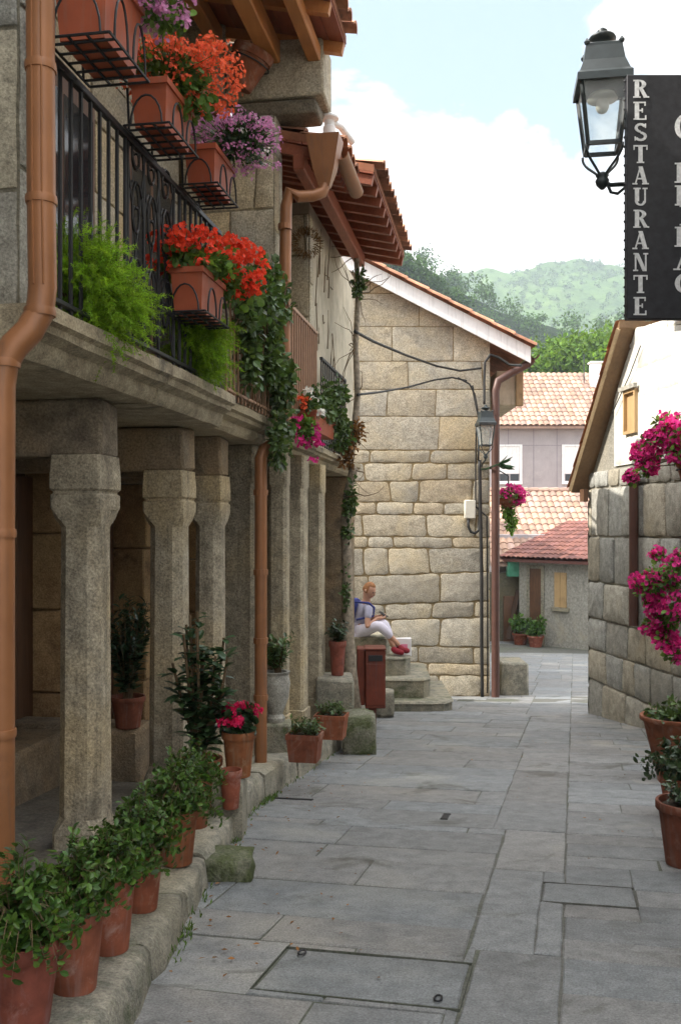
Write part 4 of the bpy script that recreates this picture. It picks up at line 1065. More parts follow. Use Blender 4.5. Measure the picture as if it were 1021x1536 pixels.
X,d=(192-CX)*5.9/F,5.9; z=-1.588*K; t=pot('potted_shrub','dark bushy potted shrub on the stone bench behind the columns',(X,d,z),.11,.20,'potted shrubs in the arcade','terracotta_dark')
lf=MB(); sm=MB(); shrub(lf,sm,(X,d,z+.18),.66,.16,60,16,.065,.03,random.Random(32),1,.5,1.5,.1,.3,.2); add(t,'stems',sm,'twig'); add(t,'foliage',lf,'leaf_dark')
X,d=(358-CX)*5.22/F,5.22; z=GZ(5.22)+.325; t=pot('potted_geranium','terracotta pot of crimson pink geraniums on the upright stone block',(X,d,z),.096,.255,'flower pots by the third column','terracotta')
dressing(t,(X,d,z+.30),.10,.09,.09,0,260,.05,[('petal_rose',13,.95)],0,33,lm='leaf_dark',r=.036,per=22,PL=.026,stems=False)
X,d=(346-CX)*5.05/F,5.05; z=GZ(5.05)+.18; t=pot('clay_pot','small bare terracotta pot standing below the crimson geraniums',(X,d,z),.062,.21,'flower pots by the third column','terracotta')
# rectangular troughs farther on
def groundtrough(label,px,py,d,w,h,dep,seed,mat):
    c=P(px,py,d); t=thing('trough_planter',label,'planter',c,'rectangular troughs on the pavement')
    rot=Matrix.Rotation(-math.atan(.2),3,'Z'); 
    def ring(a,b,z): return [c+rot@Vector((x*a/2,y*b/2,z)) for x,y in ((-1,-1),(1,-1),(1,1),(-1,1))]
    V=ring(w*.82,dep*.8,0)+ring(w*.95,dep*.95,h-.035)+ring(w,dep,h-.035)+ring(w,dep,h)+ring(w*.9,dep*.86,h)+ring(w*.88,dep*.84,h-.03); Fs=[(0,1,2,3),(20,21,22,23)]
    for i in range(5):
        for k in range(4): Fs.append((i*4+k,i*4+(k+1)%4,i*4+4+(k+1)%4,i*4+4+k))
    b=MB(); b.add(V,Fs); b.build('planter_box',M[mat],t)
    s=MB(); s.add(ring(w*.88,dep*.84,h-.012)+ring(w*.88,dep*.84,h-.03),[(0,1,2,3),(4,5,6,7),(0,1,5,4),(1,2,6,5),(2,3,7,6),(3,0,4,7)]); s.build('soil',M['soil'],t)
    r_=random.Random(seed); lf=MB(); sm=MB()
    for e in (-.28,0,.28): shrub(lf,sm,c+rot@Vector((e*w,0,h-.02)),.13,.09,14,9,.035,.015,r_,1,.5,1.6,.1,.5,.5)
    add(t,'stems',sm,'twig'); add(t,'foliage',lf,'leaf_ivy')
groundtrough('near terracotta trough of low greenery at the pavement edge past the downpipe',457,1141,6.6,.24,.195,.18,41,'terracotta_dark')
groundtrough('far terracotta trough of low greenery beside the mossy boulder',497,1107,7.75,.26,.20,.2,42,'terracotta')
X,d=(413-CX)*7.2/F,7.2; z=P(0,1082,7.2).z; t=thing('stone_urn','pale stone urn with a leafy plant half hidden behind the brown downpipe','urn',(X,d,z))
b=MB(); b.lathe([(.07,0),(.075,.03),(.055,.06),(.10,.18),(.115,.3),(.10,.36),(.115,.385),(.09,.385),(.085,.35)],(X,d,z),22); b.build('urn_body',M['graystone'],t,smooth='auto')
m=MB(); m.box(X-.12,X+.12,d-.12,d+.12,kz(d)-.05,z-.002,.015); m.build('plinth',M['kerb'],t)
lf=MB(); sm=MB(); shrub(lf,sm,(X+.02,d,z+.37),.34,.15,26,12,.055,.03,random.Random(43),1,.5,1.6,.15,.4,.3); add(t,'stems',sm,'twig'); add(t,'foliage',lf,'leaf_ivy')
X,d=(506-CX)*9.0/F,9.0; z=P(0,1013,9.0).z; t=pot('potted_shrub','tall red pot with a small green shrub between the far pillars and the vine',(X,d,z),.085,.33,'potted shrubs in the arcade','terracotta_dark')
lf=MB(); sm=MB(); shrub(lf,sm,(X,d,z+.31),.24,.11,24,12,.05,.025,random.Random(44),1,.5,1.6,.1,.4,.3); add(t,'stems',sm,'twig'); add(t,'foliage',lf,'leaf_dark')
m=MB(); m.box(X-.2,X+.15,d-.25,d+.2,kz(d)-.05,z-.002,.02,jit=.01); tag(m.build('pedestal_stone',M['kerb'],smooth='auto'),'stone pedestal carrying the tall red pot by the vine','stone block')

# ------------------------------------------------------------------ brown bin
c=P(556,1087,10.4); t=thing('litter_bin','rust brown metal litter bin on a thin post in front of the seated person','bin',c)
px=10.4/F
m=MB(); m.box(c.x-.025,c.x+.06,c.y-.03,c.y+.03,c.z-.05,c.z+.42,.006); m.build('post',M['rustbin'],t)
m=MB(); w=21*px; m.box(c.x-w,c.x-w*.45,c.y-.13,c.y+.14,c.z+32*px,c.z+116*px,.008); m.build('side_box',M['rustbin'],t)
m=MB(); m.box(c.x-w*.43,c.x+w,c.y-.16,c.y+.14,c.z+28*px,c.z+114*px,.008); b=m.build('bin_body',M['rustbin'],t)
m=MB(); m.box(c.x-w*.47,c.x+w*1.05,c.y-.17,c.y+.15,c.z+114.2*px,c.z+117*px,.005); m.build('lid',M['rustbin'],t)
m=MB(); m.box(c.x-w*.2,c.x+w*.8,c.y-.166,c.y-.158,c.z+98*px,c.z+107*px,.003); m.build('slot',M['iron'],b)
m=MB(); m.box(c.x-w*.36,c.x+w*.93,c.y-.1655,c.y-.1585,c.z+33*px,c.z+94*px,.003,(1.15,1.1,1.1)); m.build('door_panel',M['rustbin'],b)
# ------------------------------------------------------------------ curved steps and seated person
mb=MB()
def estep(rx,ry,z0,z1,k):
    V=[];n=30; cx,cy=.2,13.95
    prof=[(1,z0),(1,z1-.03),(1.012,z1-.025),(1.0,z1)]
    for e,z in prof:
        for i in range(n+1):
            a=-PI*i/n; q=1+.012*noise.noise(Vector((i*.4,z*3,rx))); ux,uy=math.cos(a),math.sin(a); kk=(abs(ux)**14+abs(uy)**14)**(-1/14); V.append((cx+ux*kk*rx*e*q,cy+uy*kk*ry*e*q,z+.006*noise.noise(Vector((i*.5,7,rx)))))
    Fs=[]
    for j in range(len(prof)-1):
        for i in range(n): Fs.append((j*(n+1)+i,j*(n+1)+i+1,(j+1)*(n+1)+i+1,(j+1)*(n+1)+i))
    Fs.append(tuple(range((len(prof)-1)*(n+1),len(prof)*(n+1)))); mb.add(V,Fs,(k,k,k*.98))
tS=thing('curved_steps','curved grey stone steps climbing to a doorway between the arcade and the gable house','steps',(.2,13.5,-2.6))
for nm,a in (('lowest_step',(1.30,1.72,-2.9,-2.30,.95)),('middle_step',(1.03,1.45,-2.9,-2.04,1.0)),('upper_step',(.78,1.17,-2.9,-1.79,1.05)),('landing',(.5,.86,-2.9,-1.55,1.08))):
    mb=MB(); estep(*a); mb.build('step' if nm!='landing' else 'landing',M['kerb'],tS,smooth='auto')
def skin(name,verts,edges,radii,mat,parent,sub=2,root=0):
    me=bpy.data.meshes.new(name); me.from_pydata([tuple(v) for v in verts],edges,[]); o=bpy.data.objects.new(name,me); C.objects.link(o)
    md=o.modifiers.new('s','SKIN'); md.use_smooth_shade=True
    for i,v in enumerate(me.skin_vertices[0].data):
        r=radii[i]; v.radius=(r,r) if not isinstance(r,tuple) else r; v.use_root=(i==root)
    s=o.modifiers.new('u','SUBSURF'); s.levels=sub; s.render_levels=sub
    dg=bpy.context.evaluated_depsgraph_get(); dg.update(); ev=o.evaluated_get(dg); m2=bpy.data.meshes.new_from_object(ev); m2.name=name
    bpy.data.objects.remove(o); 
    V=[v.co.copy() for v in m2.vertices]; Fs=[list(p.vertices) for p in m2.polygons]; bpy.data.meshes.remove(m2)
    q=MB(); q.add(V,Fs); return q.build(name,M[mat],parent,smooth=True,recalc=False)
hip=P(538,946,13.25); person=thing('person','person in lilac shirt and pale trousers seated on the steps reading a phone','person',hip)
V=Vector; H_=hip
chest=V((.33,13.2,-1.17)); neck=V((.365,13.16,-1.045)); 
shL=V((.25,13.32,-1.11)); shR=V((.40,13.02,-1.13))
elL=V((.30,13.25,-1.37)); elR=V((.36,12.93,-1.40)); haL=V((.50,13.10,-1.26)); haR=V((.50,12.98,-1.28))
kn1=V((.60,12.98,-1.33)); kn2=V((.54,12.88,-1.36)); an1=V((.74,12.92,-1.68)); an2=V((.82,12.95,-1.66))
hp1=H_+V((.03,.08,0)); hp2=H_+V((.03,-.09,0)); bl=H_+V((.03,0,.13))
head=V((.405,13.13,-.90))
# body: one continuous skinned surface with face and fingers
vs=[H_,bl,chest,neck,head+V((-.01,.0,.03)),hp1,kn1,an1,hp2,kn2,an2,shL,elL,haL,shR,elR,haR]
ed=[(0,1),(1,2),(2,3),(3,4),(0,5),(5,6),(6,7),(0,8),(8,9),(9,10),(2,11),(11,12),(12,13),(2,14),(14,15),(15,16)]
rd=[.10,.10,.105,.05,.085,.075,.055,.036,.075,.055,.036,.05,.036,.024,.05,.036,.024]
for hand,sg in ((13,1),(16,-1)):
    base=vs[hand]; pal=base+V((.06,.0,.005)); vs.append(pal); rd.append((.034,.018)); ed.append((hand,len(vs)-1)); pi=len(vs)-1
    for k in range(4):
        a=pal+V((.03,(k-1.5)*.017,.004)); b=a+V((.028,-sg*.004,.012)); c2=b+V((.010,-sg*.006,.022))*(1-.1*abs(k-1.5))
        i0=len(vs); vs+= [a,b,c2]; rd+=[.0095,.009,.007]; ed+=[(pi,i0),(i0,i0+1),(i0+1,i0+2)]
    a=pal+V((.0,-sg*.032,.012)); b=a+V((.024,-sg*.006,.02)); i0=len(vs); vs+=[a,b]; rd+=[.011,.008]; ed+=[(pi,i0),(i0,i0+1)]
body=skin('body',vs,ed,rd,'skin',person,2)
# head with face, turned to the phone
hm=Matrix.Rotation(math.radians(-48),3,'Z')@Matrix.Rotation(math.radians(28),3,'X')   # local -Y looks ahead
hm=Matrix.Rotation(math.radians(55),3,'Z')@Matrix.Rotation(math.radians(-0),3,'X')
tilt=Matrix.Rotation(math.radians(24),3,'X')
HM=hm@tilt
bm=bmesh.new(); bmesh.ops.create_uvsphere(bm,u_segments=24,v_segments=18,radius=1)
for v in bm.verts:
    x,y,z=v.co; s=V((x*.076,y*.095,z*.118))
    if z<0: s.x*=1-.28*(-z)**1.4; s.y*=1-.12*(-z); s.y-=.012*(-z)
    if y<-.5:
        nose=math.exp(-((x/.14)**2+((z+.12)/.2)**2)); s.y-=.022*nose
        for ex_ in (-.36,.36): s.y+=.010*math.exp(-(((x-ex_)/.16)**2+((z-.08)/.12)**2))
        s.y+=.006*math.exp(-((x/.3)**2+((z+.48)/.06)**2)); s.y-=.006*math.exp(-((x/.25)**2+((z+.8)/.15)**2))
    v.co=s
q=MB(); q.add([head+HM@v.co for v in bm.verts],[[v.index for v in f.verts] for f in bm.faces]); bm.free()
hd=q.build('head',M['skin'],person,smooth=True)
for ex_ in (-1,1):
    e=MB(); e.lathe([(.002,-.02),(.016,-.012),(.02,0),(.016,.018),(.004,.028)],head+HM@V((ex_*.075,.01,-.005)),10); e.build('ear',M['skin'],hd,smooth=True)
    e=MB(); e.lathe([(.001,-.008),(.007,-.005),(.009,0),(.007,.005),(.001,.008)],head+HM@V((ex_*.027,-.086,.010)),8); e.build('eye',M['iron'],hd,smooth=True)
e=MB(); e.tube([head+HM@V((x*.02,-.088+abs(x)*.008,-.056)) for x in (-1,-.5,0,.5,1)],.004,5); e.build('mouth',M['petal_rose'],hd)
bm=bmesh.new(); bmesh.ops.create_uvsphere(bm,u_segments=22,v_segments=16,radius=1); q=MB()
for v in bm.verts:
    x,y,z=v.co; k=1.0+.05*noise.noise(v.co*6); s=V((x*.083,y*.102+.004,z*.124+.004))*k
    if y<-.2 and z<.62: s*=.86
    if z<-.25: s*=.85
    v.co=s
q.add([head+HM@v.co for v in bm.verts],[[v.index for v in f.verts] for f in bm.faces]); bm.free(); q.build('hair',M['hair'],person,smooth=True)
def lerp(a,b,t): return a+(b-a)*t
skin('shirt',[H_+V((.01,0,.0)),bl,chest,lerp(chest,neck,.75),shL,lerp(shL,elL,.62),shR,lerp(shR,elR,.62)],[(0,1),(1,2),(2,3),(2,4),(4,5),(2,6),(6,7)],[.128,.125,.125,.062,.066,.052,.066,.052],'shirt',person)
skin('sleeve',[lerp(chest,shL,.8),shL+V((-.01,0,.005)),lerp(shL,elL,.68)],[(0,1),(1,2)],[.06,.075,.06],'sleeve',person)
skin('trousers',[H_+V((0,0,-.0)),hp1,kn1,lerp(kn1,an1,.62),hp2,kn2,lerp(kn2,an2,.62)],[(0,1),(1,2),(2,3),(0,4),(4,5),(5,6)],[.125,.098,.08,.062,.098,.08,.062],'trouser',person)
for a in (an1,an2):
    skin('shoe',[a+V((-.02,.0,.02)),a+V((0,0,-.035)),a+V((.075,-.04,-.055)),a+V((.14,-.07,-.06))],[(0,1),(1,2),(2,3)],[.043,.05,.046,.034],'redshoe',person)
ph=MB(); ph.box(-.035,.035,-.07,.07,-.004,.004,.002); pc=(haL+haR)/2+V((.10,0,.045)); pm=Matrix.Rotation(math.radians(60),3,'Z')@Matrix.Rotation(math.radians(30),3,'X')
ph.v=[tuple(pc+pm@V(v)) for v in ph.v]; tag(ph.build('phone',M['iron']),'small dark phone held in both hands of the seated person','phone')
c=P(603,984,13.05); t=thing('paper_bag','white paper bag with a pink print standing beside the red shoes on the steps','bag',c)
m=MB(); m.box(c.x-.12,c.x+.125,c.y-.05,c.y+.06,c.z,c.z+.25,.006,jit=.004); m.build('bag_body',M['whitebag'],t)
m=MB(); m.box(c.x-.02,c.x+.07,c.y-.0545,c.y-.051,c.z+.09,c.z+.17); m.build('print',M['pinkprint'],t)

bpm=MB(); r_=random.Random(5)
bm=bmesh.new(); bmesh.ops.create_uvsphere(bm,u_segments=16,v_segments=12,radius=1)
for v in bm.verts:
    x,y,z=v.co; k=(abs(x)**3+abs(y)**3+abs(z)**3)**(-1/3); v.co=Vector((x*k*.075,y*k*.13,z*k*.17))*(1+.05*noise.noise(v.co*3))
bpm.add([Vector((.185,13.24,-1.18))+Matrix.Rotation(-.5,3,'Z')@Matrix.Rotation(.25,3,'Y')@v.co for v in bm.verts],[[v.index for v in f.verts] for f in bm.faces]); bm.free()
t=thing('backpack','small navy backpack on the back of the person seated on the steps','backpack',(.185,13.24,-1.3)); bpm.build('bag_body',M['sleeve'],t,smooth=True)
for sh in (shL,shR):
    q=MB(); q.tube([Vector((.2,sh.y,-1.05)),sh+Vector((.0,.0,.062)),sh+Vector((.07,0,.0)),sh+Vector((.06,0,-.12)),Vector((.22,sh.y,-1.3))],.016,6); q.build('strap',M['sleeve'],t,smooth=True)
# fallen leaves and petals
lf=MB(); r_=random.Random(77)
for i in range(150):
    if r_.random()<.7: y=r_.uniform(2.6,9); X=ex(y)+abs(r_.gauss(0,.35))+.02
    else: y=r_.uniform(3.5,10); X=r_.uniform(1.0,3.0)
    k=r_.random(); leaf(lf,Vector((X,y,GZ(y)+.008)),Vector((r_.uniform(-1,1),r_.uniform(-1,1),r_.uniform(0,.25))),Vector((r_.uniform(-.3,.3),r_.uniform(-.3,.3),1)),r_.uniform(.012,.032),r_.uniform(.008,.016),jc(r_,.4,1.3,.5),0)
struct(lf.build('fallen_leaves',M['leaf_dry'],recalc=False),'stuff')
# ------------------------------------------------------------------ gable house at the end of the street
r_=random.Random(51)
SOFT=[(1,1,1),(1.03,.99,.92),(1.06,.98,.86),(.95,.96,.97),(1.05,1.02,.96),(.92,.91,.89)]
H4=thing('gable_house','warm stone house with a white verge board and blank gable closing the street','house',(0,16,GZ(16)))
y0=14.6; xr=2.34
def rz_(x,off=0): return 4.10-(x-.355)*.515+off if x>-.8 else 4.10+1.155*.515+off-(-.8-x)*.515
m=MB()
m.box(-3.9,xr-.02,y0+.002,19.5,-3.4,2.9,0,(.62,.55,.42)); 
m.prism([(-3.9,2.88),(xr-.02,2.88),(xr-.02,rz_(xr)-.16),(-.8,rz_(-.8)-.16),(-3.9,rz_(-3.9)-.16)],lambda u,v,w:Vector((u,y0+.002+w,v)),0,4.8,(.62,.55,.42))
m.build('mortar_core',M['mortar'],H4)
m=MB()
lo=[(-.6,-3.2),(xr,-3.2),(xr,1.2),(-.6,1.2)]
stone_wall(m,lo,lambda u,v,w:Vector((u,y0-w,v)),r_,(.17,.46),(.3,1.0),tints=SOFT,gap=.007,rise=.011,rounding=.06,skew=.05,wob=.014)
up=[(-.8,1.2),(xr,1.2),(xr,rz_(xr)-.17),(-.8,rz_(-.8)-.17)]
stone_wall(m,up,lambda u,v,w:Vector((u,y0-w,v)),r_,(.36,.55),(.5,1.05),tints=[tuple(1.08*c for c in t) for t in SOFT],gap=.003,rise=.008,rounding=.015,skew=.006)
stone_wall(m,[(y0,-3.2),(19.5,-3.2),(19.5,2.7),(y0,2.7)],lambda u,v,w:Vector((xr-.02+w,u,v)),r_,(.3,.45),(.5,.9),tints=WARM,gap=.008,rise=.02)
m.build('stone_wall',M['housestone'],H4,smooth='auto')
yf=14.38
m=MB(); 
for a,b in ((-.8,2.93),):
    m.prism([(a,rz_(a)-.25),(b,rz_(b)-.25),(b,rz_(b)),(a,rz_(a))],lambda u,v,w:Vector((u,yf+w,v)),0,.035)
m.build('verge_board',M['white'],H4)
m=MB(); m.prism([(-4.2,rz_(-4.2)-.20),(-.8,rz_(-.8)-.20),(-.8,rz_(-.8)),(-4.2,rz_(-4.2))],lambda u,v,w:Vector((u,yf+w,v)),0,.035); m.build('verge_board',M['white'],H4)
m=MB(); 
m.prism([(-.8,rz_(-.8)-.15),(2.9,rz_(2.9)-.15),(2.9,rz_(2.9)-.01),(-.8,rz_(-.8)-.01)],lambda u,v,w:Vector((u,yf+.04+w,v)),0,5.4,(.9,.8,.7))
m.prism([(-4.2,rz_(-4.2)-.15),(-.82,rz_(-.82)-.15),(-.82,rz_(-.82)-.01),(-4.2,rz_(-4.2)-.01)],lambda u,v,w:Vector((u,yf+.04+w,v)),0,5.4,(.9,.8,.7))
uv=Vector((-1,0,.515)).normalized()
tile_roof(m,(2.97,yf-.03,rz_(2.97)+.03),(0,1,0),5.4,uv,4.1,Vector((.515,0,1)),r_,.2,.36,.05)
rf4=m.build('roof',M['tile'],H4,smooth='auto')
q=MB()
for i in range(12):                                      # verge tiles lapped along the rake
    a=2.99-i*.33; k=r_.uniform(.75,1.25)
    pts=[Vector((a,yf-.01,rz_(a)+.035)),Vector((a-.36,yf-.01,rz_(a-.36)+.025))]; V=[]
    for e,p in enumerate(pts):
        for j in range(9):
            th=PI*j/8; rr=.085-.012*e; V.append(p+Vector((0,math.cos(th)*rr,0))+Vector((.45,0,.89))*(math.sin(th)*rr*.75))
    q.add(V,[(j,j+1,9+j+1,9+j) for j in range(8)]+[tuple(range(9))],(k,k*.97,k*.95))
q.build('verge_tiles',M['tile'],rf4,smooth='auto')
q=MB(); gut(q,Vector((3.0,yf,2.66)),Vector((3.0,19.6,2.64)),.07); q.build('gutter',M['copper_red'],H4,smooth='auto')
q=MB(); q.tube([(2.98,yf+.1,2.60),(2.90,yf+.12,2.52),(2.6,yf+.1,2.36),(2.44,yf+.08,2.26),(2.40,yf+.08,2.1),(2.40,yf+.08,0),(2.40,yf+.08,-1.5),(2.40,yf+.08,-2.66)],.062,12); q.build('downpipe',M['copper_red'],H4,smooth='auto')
q=MB(); q.box(2.50,2.86,14.95,16.6,1.95,2.5,.01); q.box(2.80,2.92,14.9,14.98,1.93,2.56,.008,(.7,.55,.4)); q.build('eave_box',M['oldplaster'],H4)
# electric gear on the gable house
t=thing('meter_box','small cream electric box fixed to the stone gable wall beside the black cables','meter box',P(705,764,14.5))
px=14.55/F
m=MB(); c=P(704.5,764,14.52); m.box(c.x-8*px,c.x+8*px,c.y-.05,c.y+.07,c.z-14*px,c.z+14*px,.012); m.build('box',M['cream'],t,smooth='auto')
m=MB(); m.tube([P(x,y,14.5) for x,y in ((702,778),(702,790),(706,798),(712,800),(718,795),(719,780),(719,740))],.022,8); m.build('cable_loop',M['black_cable'],t,smooth=True)
def cable(label,pts,r,group='black cables across the stone gable'):
    P_=[]
    for a,b in zip(pts,pts[1:]):
        for i in range(6): P_.append(a+(b-a)*(i/6))
    P_.append(pts[-1]); m=MB(); m.tube(P_,r,7); return tag(m.build('cable',M['black_cable'],smooth=True),label,'cable',group)
cable('thick black cable running down the corner of the stone gable house to the street',[P(719,690,14.48),P(720,760,14.48),P(722,860,14.48),P(722,960,14.5),P(723,1046,14.5)],.028)
cable('thin black cable hanging straight down left of the thick one by the meter box',[P(714,640,14.48),P(713,700,14.5),P(713,760,14.5),P(730,775,14.5),P(731,900,14.5),P(731,1040,14.5)],.012)
cable('upper black cable slung from the vine across the stone gable',[P(532,497,9.6),P(560,512,10.6),P(610,533,12.6),P(655,549,14.3),P(690,556,14.45),P(722,552,14.45)],.017)
cable('lower black cable slung from the vine to the bundle on the stone gable',[P(536,592,9.6),P(570,588,11.5),P(610,581,13.2),P(650,570,14.4),P(678,566,14.45),P(700,571,14.42)],.014)
cable('black cable looped from the eave of the gable house down to the wall lantern',[P(782,548,14.3),P(764,547,14.4),P(748,536,14.45),P(735,532,14.45),P(727,543,14.45),P(726,570,14.45),P(726,606,14.4)],.02)
cable('pale cables fanning out above the wall lantern',[P(686,566,14.42),P(704,576,14.42),P(712,592,14.42),P(716,615,14.42)],.014)
cable('slanting black cable behind the wall lantern roof',[P(708,578,14.46),P(712,600,14.46),P(718,628,14.46),P(717,690,14.46)],.016)
lantern('wall_lantern','black wall lantern on the corner of the stone gable house under the cable loop',P(728,668,14.15),.86,math.radians(6),[[P(728,690,14.2),P(724,694,14.45),P(722,700,14.6)]],M['lampiron'],'iron street lanterns')
c=P(763,760,15.0); t=thing('hanging_basket','hanging basket of pink flowers and trailing green at the corner of the gable house','hanging basket',c)
q=MB(); q.lathe([(.04,-.16),(.12,-.12),(.17,-.02),(.18,.02),(.16,.02)],c+Vector((0,0,.12)),18); q.build('basket',M['terracotta_dark'],t,smooth='auto')
q=MB(); q.tube([c+Vector((0,0,.1)),c+Vector((0,.05,.5)),c+Vector((-.2,.1,.62)),Vector((xr,15.15,c.z+.62))],.012,6); q.build('iron_bracket',M['iron'],t)
lf=MB(); clump(lf,c+Vector((.03,0,-.2)),.12,.12,.26,330,.07,.05,r_,1,.9,2.2); clump(lf,c+Vector((0,0,.15)),.2,.18,.16,200,.07,.05,r_,1); add(t,'foliage',lf,'leaf_ger')
pt=MB(); blossoms(pt,sprays(c+Vector((.05,-.05,.16)),.19,.15,.17,34,r_,False),.06,12,.05,r_); add(t,'flowers',pt,'petal_pink')
c=P(745,697,14.25); lf=MB()
for i in range(9): leaf(lf,c,Vector((r_.uniform(.1,1),r_.uniform(-.6,.1),r_.uniform(-.35,.5))),rv(r_),r_.uniform(.16,.3),.06,(1.3,1.5,1.5),1,.1)
lf.tube([c,c+Vector((-.12,.2,-.05)),c+Vector((-.2,.36,-.05))],.015,6)
tag(lf.build('sprig',M['leaf_dark'],recalc=False),'grey green sprig sticking out beside the red brown downpipe below the wall lantern','plant')
for (x0,x1,ya,yb,z0,z1,lab) in ((2.55,2.98,14.75,15.5,-3.0,P(0,995,14.75).z,'pale mossy stone block standing by the foot of the gable house corner'),):
    m=MB(); m.box(x0,x1,ya,yb,z0,z1,.03,jit=.01); m.box(x0-.1,x1+.05,ya-.22,ya-.003,z0,P(0,1046,14.6).z,.02,(1.3,1.15,.95),.008); tag(m.build('kerb_block',M['kerb'],smooth='auto'),lab,'stone block')

# ------------------------------------------------------------------ house on the right with the sunlit gable
r_=random.Random(61)
H5=thing('corner_house','grey stone house on the right with sunlit whitewashed gable and slot window','house',(4.5,10,GZ(10)))
WD=Vector((.1,-1,0)).normalized(); WN=Vector((-1,-.1,0)).normalized(); W0=Vector((3.17,12.0,0)); wl=1/WD.y*-1
def wr(s,v,w=0): return W0+WD*s+WN*w+Vector((0,0,v))     # s metres from the far corner towards the viewer
def at_s(d): return (12-d)/-WD.y
sA=at_s(10.55); zA=2.33; zE=.66
def rk(s): return zE+(zA-zE)*(s/sA) if s<sA else zA-(s-sA)*.15
SN=at_s(8.3)
m=MB(); 
m.prism([(0,-3),(SN,-3),(SN,rk(SN)-.1),(sA,zA-.1),(0,zE-.1)],wr,-5.5,-.035,(.75,.74,.72)); m.build('mortar_core',M['mortar_gray'],H5)
sq=at_s(11.15); zp=.72
m=MB()
stone_wall(m,[(0,-3),(SN,-3),(SN,zp-.02),(0,zp-.02)],lambda u,v,w:wr(u,v,w-.03),r_,(.36,.6),(.26,.62),tints=COOL,gap=.009,rise=.03,rounding=.05,skew=.03,wob=.010)
stone_wall(m,[(0,zp-.02),(sq,zp-.02),(sq,rk(sq)-.12),(0,zE-.12)],lambda u,v,w:wr(u,v,w-.03),r_,(.36,.5),(.3,.62),tints=COOL,gap=.009,rise=.03,rounding=.04,wob=.01)
stone_wall(m,[(-5.4,-3),(0,-3),(0,.5),(-5.4,.5)],lambda u,v,w:wr(0,v)+WN*u-WD*(w-.0),r_,(.36,.55),(.4,.8),tints=COOL,gap=.009,rise=.03)
m.build('stone_wall',M['graystone'],H5,smooth='auto')
wa,wb,wz0,wz1=at_s(10.80),at_s(10.47),1.06,1.56
m=MB()
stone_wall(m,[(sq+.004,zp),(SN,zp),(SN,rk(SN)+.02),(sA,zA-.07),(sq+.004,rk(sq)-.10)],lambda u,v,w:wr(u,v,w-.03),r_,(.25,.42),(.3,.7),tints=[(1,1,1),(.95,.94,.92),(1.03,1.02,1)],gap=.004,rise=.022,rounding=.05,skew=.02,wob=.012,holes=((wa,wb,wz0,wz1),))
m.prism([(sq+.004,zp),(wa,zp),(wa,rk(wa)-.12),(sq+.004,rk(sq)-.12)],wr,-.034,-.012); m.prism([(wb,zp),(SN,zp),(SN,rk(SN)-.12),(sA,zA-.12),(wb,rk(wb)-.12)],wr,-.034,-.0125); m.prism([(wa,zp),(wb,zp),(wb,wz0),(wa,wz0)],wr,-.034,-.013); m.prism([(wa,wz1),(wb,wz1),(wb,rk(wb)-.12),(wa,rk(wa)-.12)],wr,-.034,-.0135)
m.build('whitewashed_gable',M['plaster'],H5,smooth='auto')  # upper stones coloured near white for the sun falling on them
m=MB(); e=.035
for (a,b,c_,d_) in ((wa,wa+e,wz0,wz1),(wb-e,wb,wz0,wz1),(wa+e,wb-e,wz0,wz0+e),(wa+e,wb-e,wz1-e,wz1)): m.prism([(a,c_),(b,c_),(b,d_),(a,d_)],wr,-.03,.028)
wi=m.build('window_frame',M['wood_pale'],H5)
m=MB(); m.prism([(wa+e,wz0+e),(wb-e,wz0+e),(wb-e,wz1-e),(wa+e,wz1-e)],wr,-.032,-.012); m.build('shutter',M['wood_pale'],wi)
m=MB(); m.prism([(wa-.05,wz1+.002),(wb+.05,wz1+.002),(wb+.05,wz1+.05),(wa-.05,wz1+.05)],wr,.019,.06); m.build('window_lintel',M['graystone'],H5)
oh=.17
m=MB(); th=.085
m.prism([(-.12,zE-.14-.08),(sA,zA-.08),(sA,zA),(-.12,zE-.14)],wr,-5.7,oh,(.6,.48,.38)); m.prism([(sA+.001,zA-.21),(SN+.3,rk(SN+.3)-.21),(SN+.3,rk(SN+.3)-.13),(sA+.001,zA-.13)],wr,-5.7,-.1,(.6,.48,.38))
rr=m.build('roof',M['wood_rake'],H5)
upv=(WD*sA+Vector((0,0,zA-zE))).normalized(); tl=MB(); L1=math.hypot(sA+.12,zA-zE+.14)
tile_roof(tl,wr(-.16,zE-.17,oh+.03)+Vector((0,0,.03)),-WN,5.7,upv,L1,-WN.cross(upv)*(1 if (-WN.cross(upv)).z>0 else -1),r_,.2,.36,.05)
upv2=(-WD*1+Vector((0,0,.30))).normalized(); L2=(SN+.3-sA)*math.hypot(1,.3)
tile_roof(tl,wr(SN+.3,rk(SN+.3)-.12,-.35),-WN,5.3,upv2,L2,(-WN).cross(upv2)*(1 if ((-WN).cross(upv2)).z>0 else -1),r_,.2,.36,.05)
tl.build('tiles',M['tile'],rr,smooth='auto')
m=MB()
for i in range(16):
    s=SN+.2-i*.36
    if s<at_s(9.42): break
    a=wr(s,rk(s)+.04,oh); b=wr(s-.4,rk(max(sA,s-.4))+.03,oh); k=r_.uniform(.8,1.3); V=[]
    for e_,p in enumerate((a,b)):
        for j in range(9):
            t_=PI*j/8; R_=.09-.012*e_; V.append(p+WN*(math.cos(t_)*R_)+Vector((0,0,math.sin(t_)*R_*.8)))
    m.add(V,[(j,j+1,9+j+1,9+j) for j in range(8)]+[tuple(range(9))],(k,k*.97,k*.95))
m.build('verge_tiles',M['tile'],rr,smooth='auto')
m=MB(); m.tube([wr(-.14,zE-.19,oh),wr(sA-.02,zA-.04-.05,oh)],.03,4); m.build('verge_beam',M['wood_rake'],rr)
m=MB(); m.prism([(-.02,.32),(.12,.32),(.12,.48),(-.02,.48)],wr,.03,.09); m.build('beam_end',M['wood_dark'],H5)
